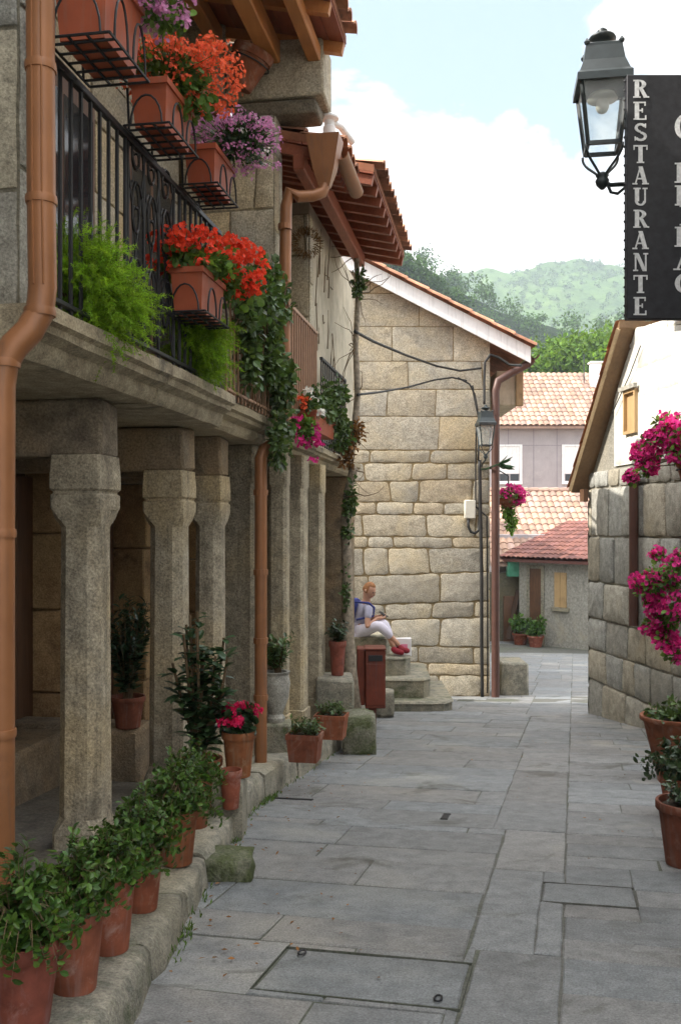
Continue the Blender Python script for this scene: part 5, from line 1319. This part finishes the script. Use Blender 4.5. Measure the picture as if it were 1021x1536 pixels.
sp=at_s(10.37)
m=MB(); m.tube([wr(sp,.56,.08),wr(sp,0,.08),wr(sp,-1.1,.08)],.052,12); m.build('drain_pipe',M['copper_red'],H5,smooth='auto')
m=MB(); m.prism([(sp-.19,-1.09),(sp-.07,-1.09),(sp-.07,.6),(sp-.19,.6)],wr,.008,.035); m.build('wooden_post',M['wood_pale'],H5)
cable('thin black wire slanting across the sunlit white plaster gable by the slot window',[wr(at_s(11.1),1.05+.3,.03),wr(at_s(10.9),1.5,.03),wr(at_s(10.6),1.72,.03),wr(at_s(10.3),2.0,.03)],.006,'wires on the plaster gable')
# flowers on the right wall
def wallflowers(label,s,z,out,blobs,seed,name='wall_planter',potr=.13):
    r2_=random.Random(seed); c=wr(s,z,out); t=thing(name,label,'hanging flowers',c,'magenta flowers hung on the right wall')
    q=MB(); q.lathe([(potr*.6,-.16),(potr*.65,-.155),(potr*.95,.0),(potr*1.05,0),(potr*1.08,.05),(potr*.92,.05)],c,22); q.build('pot_body',M['terracotta'],t,smooth='auto')
    q=MB(); q.tube([c+Vector((math.cos(a)*potr*1.02,math.sin(a)*potr*1.02,-.03)) for a in [2*PI*k/18 for k in range(19)]],.007,5); q.tube([c-WN*potr+Vector((0,0,-.03)),wr(s,z-.03,-.02)],.009,6); q.tube([c-WN*potr*.9+Vector((0,0,-.16)),c-WN*potr*.9+Vector((0,0,-.03))],.007,5); q.build('iron_holder',M['iron'],t)
    lf=MB(); pt=MB(); sm=MB()
    for (px,py,d,R_,nl,npet) in blobs:
        b=P(px,py,d); clump(lf,b,R_,R_,R_,nl,.055,.042,r2_,1,.6,1.8,10,.5)
        sm.tube([c+Vector((0,0,.03)),(c+b)/2+Vector((0,0,.06)),b],.006,5)
        blossoms(pt,sprays(b,R_,R_,R_,npet,r2_,False),.036,9,.042,r2_,.7,1.35)
    add(t,'stems',sm,'twig'); add(t,'foliage',lf,'leaf_ger'); add(t,'flowers',pt,'petal_pink'); return t
wallflowers('upper magenta flowers spilling from a terracotta pot beside the white gable',at_s(8.75),P(0,700,8.75).z,.22,
 ((1008,655,8.7,.13,120,34),(985,665,8.9,.12,90,36),(965,680,9.1,.10,60,34),(972,700,9.0,.09,50,24),(948,716,9.2,.055,30,14),(1000,638,8.8,.10,60,20),(1020,675,8.6,.12,80,34),(1030,640,8.5,.12,60,26)),71)
wallflowers('lower magenta flowers with green leaves cascading from a pot on the right stone wall',at_s(8.3),P(0,868,8.3).z,.26,
 ((968,880,8.4,.10,60,30),(990,868,8.2,.12,170,24),(1015,850,8.1,.14,260,10),(985,905,8.3,.10,70,30),(1002,925,8.2,.11,170,22),(978,940,8.3,.08,50,18),(1000,960,8.2,.09,70,24),(1015,978,8.1,.09,60,20),(1020,910,8.0,.13,160,26),(985,832,8.4,.05,40,8),(955,868,8.5,.04,12,9)),72)
# pots along the right wall
t=pot('potted_flowers','wide red bowl planter of low greenery at the foot of the right wall',(P(1012,0,7.1).x,7.1,GZ(7.1)),.26,.47,'terracotta pots by the right wall','terracotta',rim=.07,taper=.5)
X,d=P(1012,0,7.1).x,7.1; lf=MB(); clump(lf,Vector((X,d,GZ(d)+.5)),.22,.2,.07,420,.05,.035,r_,1); add(t,'foliage',lf,'leaf_ivy')
X,d=P(1024,0,5.75).x,5.75; t=pot('potted_flowers','terracotta pot of dark hanging foliage, middle of the three by the right wall',(X,d,GZ(d)),.15,.24,'terracotta pots by the right wall','terracotta')
lf=MB(); sm=MB(); shrub(lf,sm,(X,d,GZ(d)+.22),.30,.27,90,12,.045,.028,r_,1,.5,1.5,.2,.5,.4,droop=.4); add(t,'stems',sm,'twig'); add(t,'foliage',lf,'leaf_dark')
X,d=P(1031,0,4.58).x,4.58; t=pot('potted_flowers','tall terracotta pot nearest the viewer on the right side of the street',(X,d,GZ(d)),.152,.31,'terracotta pots by the right wall','terracotta_dark',rim=.13,taper=.68)
lf=MB(); sm=MB(); shrub(lf,sm,(X,d,GZ(d)+.28),.13,.13,40,10,.035,.02,r_,1,.5,1.5,.2,.5,.4); add(t,'stems',sm,'twig'); add(t,'foliage',lf,'leaf_dark')

# ------------------------------------------------------------------ sign and street lantern on the near right house
H6=thing('restaurant_house','stone house at the near right edge carrying the black restaurant sign and street lantern','house',(4,3.4,GZ(3.4)))
m=MB(); m.box(2.05,5.5,1.2,5.55,-2.2,4.6,0,(.7,.68,.64)); 
m.build('mortar_core',M['mortar_gray'],H6)
m=MB(); stone_wall(m,[(1.2,-2.2),(5.55,-2.2),(5.55,4.6),(1.2,4.6)],lambda u,v,w:Vector((2.05-w,u,v)),r_,(.35,.5),(.4,.9),tints=COOL,gap=.009,rise=.03); m.build('stone_wall',M['graystone'],H6,smooth='auto')
m=MB(); m.box(1.7,5.8,.9,5.6,4.602,4.75,.02); m.build('roof',M['tile'],H6)
d=5.05; c=P(990,295,d); t=thing('restaurant_sign','tall black restaurant sign with white vertical lettering hung out from the right house','sign',c)
x0,x1=P(940,0,d).x,2.06; z1,z0=P(0,111,d).z,P(0,478,d).z
m=MB(); m.box(x0,x1,d,d+.05,z0,z1,.004); m.build('board',M['signboard'],t)
pxs=d/F
m=MB(); fn=lambda u,v,w: Vector((u,d-.001-w,v))
word='RESTAURANTE'
ys_=[133,166,198,231,263,295,328,360,393,426,459]
for ch,yc in zip(word,ys_):
    w=21*pxs; h=27*pxs; letter(m,ch,fn,P(949.5,0,d).x,P(0,yc+13.5,d).z,w,h)
m.build('lettering',M['letter'],t)
m=MB()
for ch,yc in zip('OPEIRAO',(193,258,292,322,354,389,424)):
    letter(m,ch,fn,P(1011.5,0,d).x,P(0,yc+16,d).z,30*pxs,(38 if ch=='O' and yc<200 else 30)*pxs)
m.build('lettering',M['letter'],t)
m=MB()
for zz in (z1-.12,z0+.12): m.tube([(x1-.02,d+.06,zz),(2.07,d+.06,zz)],.015,6)
for i in range(26):
    zz=z0+(z1-z0)*(i+.5)/26; m.lathe([(.006,0),(.008,.004),(.004,.008)],(x0-.003,d+.025,zz),6,axis=Matrix.Rotation(-PI/2,3,'Y'))
m.build('fixings',M['iron'],t)
lb=P(903,222,5.35)
lantern('street_lantern','large dark iron street lantern against the sky beside the restaurant sign',lb,.96,math.radians(-9),
  [[P(914,277,5.35),P(930,276,5.36),P(960,276,5.38),(2.1,5.4,P(0,276,5.38).z)],[P(907,262,5.35)+Vector((0,0,-.02)),P(916,288,5.35),P(926,290,5.36),P(938,280,5.37),P(950,277,5.38)]],M['lampiron'],'iron street lanterns')

# ------------------------------------------------------------------ houses beyond the bend
r_=random.Random(81)
H7=thing('lower_house','low grey cottage with red tiled roof, brown door and shuttered window beyond the bend','house',(7.7,33,GZ(33)))
A_=Vector((6.62,34.6,0)); B_=Vector((9.6,30.6,0)); U7=(B_-A_).normalized(); N7=Vector((U7.y,-U7.x,0)); N7=N7 if N7.y<0 else -N7; L7=(B_-A_).length
def w7(u,v,w=0): return A_+U7*u+N7*w+Vector((0,0,v))
def u_at(px): 
    k=(px-CX)/F; return (k*A_.y-A_.x)/(U7.x-k*U7.y)
m=MB(); m.prism([(0,-4.6),(L7,-4.6),(L7,-1.12),(0,-1.12)],w7,-4,0); m.build('wall',M['graystone'],H7)
m=MB(); ua,ub=u_at(795),u_at(812); zt,zb_=P(0,853,34).z,-4.3
m.prism([(ua,zb_),(ub,zb_),(ub,zt),(ua,zt)],w7,.004,.03); dr=m.build('door',M['wood_dark'],H7)
m=MB(); m.prism([(ua-.14,zb_),(ua-.005,zb_),(ua-.005,zt+.12),(ua-.14,zt+.12)],w7,.003,.05); m.prism([(ub+.005,zb_),(ub+.14,zb_),(ub+.14,zt+.12),(ub+.005,zt+.12)],w7,.003,.05); m.prism([(ua,zt+.004),(ub,zt+.004),(ub,zt+.12),(ua,zt+.12)],w7,.003,.045); m.build('door_frame',M['kerb'],H7)
m=MB(); ua,ub=u_at(832),u_at(850); z0_,z1_=P(0,911,33).z,P(0,859,33).z; k=(ub-ua)/2
for i in range(2): m.prism([(ua+k*i+.01,z0_),(ua+k*(i+1)-.01,z0_),(ua+k*(i+1)-.01,z1_),(ua+k*i+.01,z1_)],w7,.004,.05)
m.build('window_shutters',M['wood_pale'],H7)
m=MB(); m.prism([(ua-.12,z0_-.14),(ub+.12,z0_-.14),(ub+.12,z0_-.01),(ua-.12,z0_-.01)],w7,.003,.09); m.build('window_sill',M['kerb'],H7)
upr=(-N7+Vector((0,0,.34))).normalized(); m=MB()
tile_roof(m,w7(-.75,-1.14,.35),U7,L7+1.4,upr,4.2,U7.cross(upr)*(1 if U7.cross(upr).z>0 else -1),r_,.24,.42,.05)
base=[w7(-.7,-1.2,.33),w7(L7+.6,-1.2,.33)]; top=[p+upr*4.2 for p in base]; m.add([*base,*top[::-1]]+[p-Vector((0,0,.1)) for p in (*base,*top[::-1])],[(0,1,2,3),(4,5,6,7),(0,1,5,4),(1,2,6,5),(2,3,7,6),(3,0,4,7)],(.8,.8,.8))
m.build('roof',M['tile_red'],H7,smooth='auto')
H8=thing('tiled_house','house with a broad pale salmon tiled roof just behind the low cottage','house',(9,38,GZ(38)))
m=MB(); m.box(6.0,15,36.2,40,-4.6,-.3,.02); m.build('wall',M['farwall'],H8)
upr=Vector((0,1,.62)).normalized(); m=MB(); z_=P(0,737,39.4).z; y_=34.8
tile_roof(m,(5.6,y_,z_-(39.4-y_)*.62),(1,0,0),9.6,upr,(39.4-y_)*math.hypot(1,.62),Vector((0,-.62,1)),r_,.27,.45,.07)
V=[Vector((x,y,z_-(39.4-y)*.62-q)) for q in (.02,.12) for x,y in ((5.6,y_),(15.2,y_),(15.2,39.4),(5.6,39.4))]; m.add(V,[(0,1,2,3),(4,5,6,7),(0,1,5,4),(1,2,6,5),(2,3,7,6),(3,0,4,7)])
V=[Vector((x,y,z_-abs(39.4-y)*.62-q)) for q in (.02,.12) for x,y in ((5.6,39.42),(15.2,39.42),(15.2,43.0),(5.6,43.0))]; m.add(V,[(0,1,2,3),(4,5,6,7),(0,1,5,4),(1,2,6,5),(2,3,7,6),(3,0,4,7)])
q=MB()
for i in range(22): a=5.7+i*.43; q.tube([(a,39.4,z_+.03),(a+.47,39.4,z_+.05)],[.11,.13],8,(r_.uniform(.8,1.2),)*3)
rf8=m.build('roof',M['tile_pale'],H8,smooth='auto'); q.build('ridge_tiles',M['tile_pale'],rf8,smooth='auto')
H9=thing('far_house','pale lilac two storey house with white shuttered windows below a wide salmon tiled roof','house',(10,47,-4.4))
d=44.0; pf=d/F; zE9=P(0,640,d).z
m=MB(); m.box(5.5,16,d,d+9,-4.8,zE9+.1,.02); w9=m.build('wall',M['farwall'],H9)
m=MB()
for i,x_ in enumerate((762,800,835)): m.box(P(x_,0,d).x-.02,P(x_,0,d).x+.02,d-.006,d+.01,P(0,735,d).z,zE9,0,(.72,.72,.76))
for y in (668,): m.box(5.5,15,d-.005,d+.01,P(0,y,d).z-.02,P(0,y,d).z+.02,0,(.75,.75,.78))
m.build('panel_joints',M['farwall'],H9)
for xa,xb in ((748,779),(846,878)):
    X0,X1=P(xa,0,d).x,P(xb,0,d).x; Z1,Z0=P(0,670,d).z,P(0,722,d).z
    m=MB(); m.box(X0-.12,X1+.12,d-.06,d-.007,Z0-.14,Z0,.01); m.box(X0-.12,X0,d-.05,d-.008,Z0,Z1+.1,.01); m.box(X1,X1+.12,d-.05,d-.008,Z0,Z1+.1,.01); m.box(X0,X1,d-.05,d-.008,Z1,Z1+.1,.01); wf=m.build('window',M['white'],H9)
    m=MB(); m.box(X0+.01,X1-.01,d-.02,d-.009,Z0+.36,Z1-.005,.0); m.build('roller_shutter',M['white'],wf)
    for a in (0,.5):
        m=MB(); w_=(X1-X0); m.box(X0+w_*(a+.05),X0+w_*(a+.45),d-.018,d-.009,Z0+.03,Z0+.34); m.build('pane',M['darkglass'],wf)
zr9=P(0,562,d+4.2).z; sl=(zr9-zE9)/4.6; upr=Vector((0,1,sl)).normalized(); m=MB()
tile_roof(m,(5.2,d-.4,zE9+.02),(1,0,0),11.4,upr,4.7*math.hypot(1,sl),Vector((0,-sl,1)),r_,.27,.45,.07)
V=[Vector((x,y,z)) for q in (.0,.12) for x,y,z in ((5.2,d-.38,zE9-q),(16.6,d-.38,zE9-q),(16.6,d+4.3,zr9-q),(5.2,d+4.3,zr9-q))]; m.add(V,[(0,1,2,3),(4,5,6,7),(0,1,5,4),(1,2,6,5),(2,3,7,6),(3,0,4,7)])
V=[Vector((x,y,z)) for q in (.0,.12) for x,y,z in ((5.2,d+9,zE9-q),(16.6,d+9,zE9-q),(16.6,d+4.31,zr9-q),(5.2,d+4.31,zr9-q))]; m.add(V,[(0,1,2,3),(4,5,6,7),(0,1,5,4),(1,2,6,5),(2,3,7,6),(3,0,4,7)])
m.build('roof',M['tile_pale'],H9,smooth='auto')
m=MB(); c=P(893,560,47); m.box(c.x-.25,c.x+.25,46.8,47.3,c.z-1,c.z+.5,.02); m.box(c.x-.32,c.x+.32,46.75,47.35,c.z+.502,c.z+.58,.01); m.build('chimney',M['white'],H9)
m=MB(); c=P(886,560,47); m.tube([c+Vector((-.3,.2,-1)),c+Vector((-.3,.2,1.0))],.03,5); m.build('aerial_pole',M['lampiron'],H9)
t=thing('garden_shed','dark shed with a green plastic awning left of the low cottage','shed',(6.1,35.5,GZ(35.5)))
m=MB(); m.box(5.0,7.05,35.0,36.1,-4.6,-1.75,.02,(.35,.33,.26)); m.build('wall',M['graystone'],t)
m=MB(); m.prism([(P(752,0,36).x,P(0,862,36).z),(P(781,0,36).x,P(0,862,36).z),(P(781,0,36).x,P(0,840,36).z),(P(752,0,36).x,P(0,840,36).z)],lambda u,v,w:Vector((u,34.6+w,v)),0,.38); m.build('awning',M['green_plastic'],t)
m=MB(); m.box(6.1,6.6,34.92,34.99,-4.4,-2.6,.01); m.build('door',M['wood_dark'],t)
m=MB(); m.bar(P(762,958,34.4),P(777,885,34.85),.2,.04,(.4,.4,.4)); tag(m.build('leaning_plank',M['wood_dark']),'dark plank leaning against the shed beyond the bend','plank')
for i,(px_,d_,lab) in enumerate(((780,34.0,'left of two small red pots of green by the cottage door'),(803,33.2,'right of two small red pots of green by the cottage door'))):
    X=P(px_,0,d_).x; t=pot('potted_plant',lab,(X,d_,GZ(d_)),.30,.42,'red pots by the cottage door','terracotta_dark'); lf=MB(); clump(lf,Vector((X,d_,GZ(d_)+.68)),.36,.36,.32,330,.14,.1,r_,1,.6,1.8); add(t,'foliage',lf,'leaf_myrtle')
H10=thing('neighbour_house','stone side wall of a house closing the lane on the left of the bend','house',(1,24,GZ(24)))  # hidden behind the gable house; made long and tall to shade the cottage
m=MB(); m.box(-4,2.2,20.2,36.5,-5,3.5,.05); m.build('wall',M['graystone'],H10)
m=MB(); m.box(-4.2,2.4,20,36.7,3.51,3.7,.05); m.build('roof',M['tile'],H10)

# ------------------------------------------------------------------ trees and hills
r_=random.Random(91)
def ridge(pts,px):
    if px<=pts[0][0]: return pts[0][1]
    for (a,b),(c,d) in zip(pts,pts[1:]):
        if px<=c: return b+(d-b)*(px-a)/(c-a)
    return pts[-1][1]
R1=[(-600,440),(300,430),(580,428),(660,415),(720,411),(765,412),(800,402),(860,393),(940,394),(1100,388),(1800,430)]
R2=[(-600,330),(300,335),(480,345),(560,372),(620,392),(660,418),(700,445),(740,464),(800,484),(860,496),(920,505),(1100,520),(1800,540)]
def hill(name,R_,d0,d1,mat,nu,nv,amp,sc,seed):
    m=MB(); V=[];Fs=[]
    for j in range(nv+1):
        s=j/nv; d=d0+(d1-d0)*s
        for i in range(nu+1):
            px=-600+2400*i/nu; zr=(HY-ridge(R_,px))*d1/F; X=(px-CX)*d/F
            z=-10+(zr+10)*(s**1.15)*(1 if s<.99 else 1)
            z+=amp*noise.noise(Vector((X*sc,d*sc,seed)))*s+amp*.5*noise.noise(Vector((X*sc*3,d*sc*3,seed+4)))*s
            V.append((X,d,z))
    for j in range(nv):
        for i in range(nu): a=j*(nu+1)+i; Fs.append((a,a+1,a+nu+2,a+nu+1))
    # far side falls away again
    m.add(V,Fs); 
    b=[((-600+2400*i/nu-CX)*(d1+80)/F,d1+80,-10) for i in range(nu+1)]; n0=nv*(nu+1); m.add([V[n0+i] for i in range(nu+1)]+b,[(i,i+1,nu+2+i,nu+1+i) for i in range(nu)])
    return struct(m.build(name,M[mat],smooth=True,recalc=False)),V
hill('far_hills',R1,330,760,'hill_far',260,60,9,.02,1)
_,V2=hill('near_hills',R2,120,250,'hill_wood',160,30,2,.05,2)
def treemesh(lf,tr,c,h,rad,n,L,r2_,lo=.5,hi=1.5,trunk=True):
    c=Vector(c)
    if tr: tr.tube([c,c+Vector((r2_.uniform(-.02,.02)*h,0,h*.35)),c+Vector((r2_.uniform(-.05,.05)*h,0,h*.8))],[h*.022,h*.016,h*.004],6)
    k=9
    for i in range(k):
        a=r2_.uniform(0,2*PI); rr=rad*math.sqrt(r2_.random())*.75; zz=h*r2_.uniform(.38,.92); f=1-.5*abs(zz/h-.55)
        p=c+Vector((math.cos(a)*rr*f,math.sin(a)*rr*f,zz)); R_=rad*r2_.uniform(.35,.6)
        if tr: tr.tube([c+Vector((0,0,zz*.6)),(c+Vector((0,0,zz*.75))+p)/2,p],[h*.008,h*.005,h*.002],4)
        clump(lf,p,R_,R_,R_*.75,n//k,L,L*.7,r2_,0,lo,hi,12,.5,.3)
lf=MB(); tk=MB()
for i in range(170):
    px=r_.uniform(470,1000); s=1-r_.random()**1.4*.75; d=120+130*s; zr=(HY-ridge(R2,px))*250/F; z=-10+(zr+10)*s**1.15; h=r_.uniform(5,10)
    treemesh(lf,None,((px-CX)*d/F,d,z-1),h,h*r_.uniform(.3,.45),260,h*.085,r_,.4,1.5)
struct(lf.build('woodland',M['leaf_wood'],recalc=False),'stuff')
lf=MB()
for i in range(1500):
    px=r_.uniform(480,1060); s=1-r_.random()**1.2*.8; d=330+430*s; zr=(HY-ridge(R1,px))*760/F; z=-10+(zr+10)*s**1.15; h=r_.uniform(3,6.5)
    if noise.noise(Vector((px*.012,s*5,3)))>.15 and s<.75: continue
    treemesh(lf,None,((px-CX)*d/F,d,z-2),h,h*.5,45,h*.26,r_,.5,1.4)
struct(lf.build('far_forest',M['leaf_wood'],recalc=False),'stuff')
for i,(px,py,d,h,w,lab) in enumerate(((596,376,150,15,.30,'tall dark tree with airy crown rising on the ridge above the tiled verge'),(622,388,152,13,.32,'second dark ridge tree just right of the tallest above the tiled verge'),(648,408,150,12,.3,'third dark ridge tree stepping down the slope above the verge'),(676,432,150,11,.34,'lowest dark ridge tree on the slope above the verge tiles'))):
    c=P(px,py,d)-Vector((0,0,h)); t=thing('tree',lab,'tree',c,'dark trees on the wooded ridge'); lf=MB(); tr=MB(); treemesh(lf,tr,c,h,h*w,1500,h*.055,r_,.4,1.3); tr.build('trunk',M['bark'],t); lf.build('crown',M['leaf_wood'],t,recalc=False)
for i,(px,py,d,h,w,lab) in enumerate(((800,508,70,11,.34,'bright green round tree left of the others above the salmon roof'),(832,500,74,12,.36,'bright green broad tree second from the left above the salmon roof'),(868,490,72,13,.36,'tallest bright green tree above the salmon roof'),(903,492,70,12.5,.34,'bright green tree beside the rake of the corner house'),(770,520,78,10,.4,'bright green tree peeping over the eave of the gable house'),(940,498,76,12,.4,'bright green tree mostly hidden behind the corner house'))):
    c=P(px,py,d)-Vector((0,0,h)); t=thing('tree',lab,'tree',c,'bright green trees behind the far roofs'); lf=MB(); tr=MB(); treemesh(lf,tr,c,h,h*w,6500,.42,r_,.5,1.7); tr.build('trunk',M['bark'],t); lf.build('crown',M['leaf_tree'],t,recalc=False)

# ------------------------------------------------------------------ light, sky, air and camera
sunv=Vector((-1,-.13,.81)).normalized(); el=math.asin(sunv.z); az=math.atan2(sunv.x,sunv.y)
sl_=bpy.data.lights.new('sun','SUN'); sl_.energy=SUN; sl_.angle=math.radians(.53); sl_.color=(1,.945,.86)
so=bpy.data.objects.new('sun',sl_); C.objects.link(so); so.rotation_euler=(-sunv).to_track_quat('-Z','Y').to_euler(); so.location=sunv*40
w=bpy.data.worlds.new('World'); bpy.context.scene.world=w; w.use_nodes=True; nt=w.node_tree; bg=nt.nodes['Background']
sk=nt.nodes.new('ShaderNodeTexSky'); sk.sky_type='NISHITA'; sk.sun_disc=False; sk.sun_elevation=el; sk.sun_rotation=az; sk.altitude=20; sk.air_density=1.0; sk.dust_density=1.6; sk.ozone_density=1.0
tc=nt.nodes.new('ShaderNodeTexCoord'); sx=nt.nodes.new('ShaderNodeSeparateXYZ'); nt.links.new(tc.outputs['Generated'],sx.inputs[0])
mp=nt.nodes.new('ShaderNodeMapping'); nt.links.new(tc.outputs['Generated'],mp.inputs[0]); mp.inputs['Scale'].default_value=(1,1,1.6); mp.inputs['Location'].default_value=CLOUD
n1=nz(nt,mp.outputs[0],3.1,10,.56,.25)
zz=sx.outputs[2]
bias=rng_(nt,zz,.30,.535,.24,-.10)                       # heaped towards the horizon, open blue above
xb=rng_(nt,sx.outputs[0],-.05,.28,.05,-.02)
dens=math_(nt,'ADD',math_(nt,'ADD',math_(nt,'ADD',n1,bias),xb),rng_(nt,zz,.52,.7,0,.26))
mask=rng_(nt,dens,.505,.565); n2=nz(nt,mp.outputs[0],6,8,.6)
cl=mixc(nt,rng_(nt,n2,.35,.65),(5.0,5.05,5.15),(6.2,6.15,6.0))
tint=mixc(nt,.7,sk.outputs[0],(2.05,2.75,3.4))
col=mixc(nt,mask,tint,cl)
br=rng_(nt,zz,.52,.8,1,OVER); cb=nt.nodes.new('ShaderNodeCombineColor')  # added fill: sky above the view brightened to lift the shaded street
for i in range(3): nt.links.new(br,cb.inputs[i])
col=mixc(nt,1.0,col,cb.outputs[0],'MULTIPLY'); nt.links.new(col,bg.inputs[0]); bg.inputs[1].default_value=SKY
if HAZE:
    m=MB(); m.box(-760,760,-15,870,-11.5,235); ho=m.build('haze',bpy.data.materials.new('haze_air')); struct(ho,'stuff')
    hm_=ho.data.materials[0]; hm_.use_nodes=True; n_=hm_.node_tree; n_.nodes.clear(); o_=n_.nodes.new('ShaderNodeOutputMaterial'); v_=n_.nodes.new('ShaderNodeVolumePrincipled')
    v_.inputs['Color'].default_value=(.78,.88,.98,1); v_.inputs['Density'].default_value=HAZE; v_.inputs['Anisotropy'].default_value=.2; n_.links.new(v_.outputs[0],o_.inputs['Volume'])
cam=bpy.data.cameras.new('camera'); co=bpy.data.objects.new('camera',cam); C.objects.link(co); co.rotation_euler=(PI/2,0,0)
cam.sensor_fit='HORIZONTAL'; cam.sensor_width=36; cam.lens=F/1021*36; cam.shift_y=(HY-768)/1021; cam.clip_end=5000; cam.clip_start=.05
sc=bpy.context.scene; sc.camera=co
sc.view_settings.view_transform='Standard'; sc.view_settings.look='None'; sc.view_settings.exposure=EXPO; sc.view_settings.gamma=1
sc.render.engine='CYCLES'; sc.cycles.max_bounces=8; sc.cycles.diffuse_bounces=4; sc.cycles.glossy_bounces=3; sc.cycles.transparent_max_bounces=12; sc.cycles.volume_bounces=0; sc.cycles.use_denoising=True
sc.cycles.volume_step_rate=1
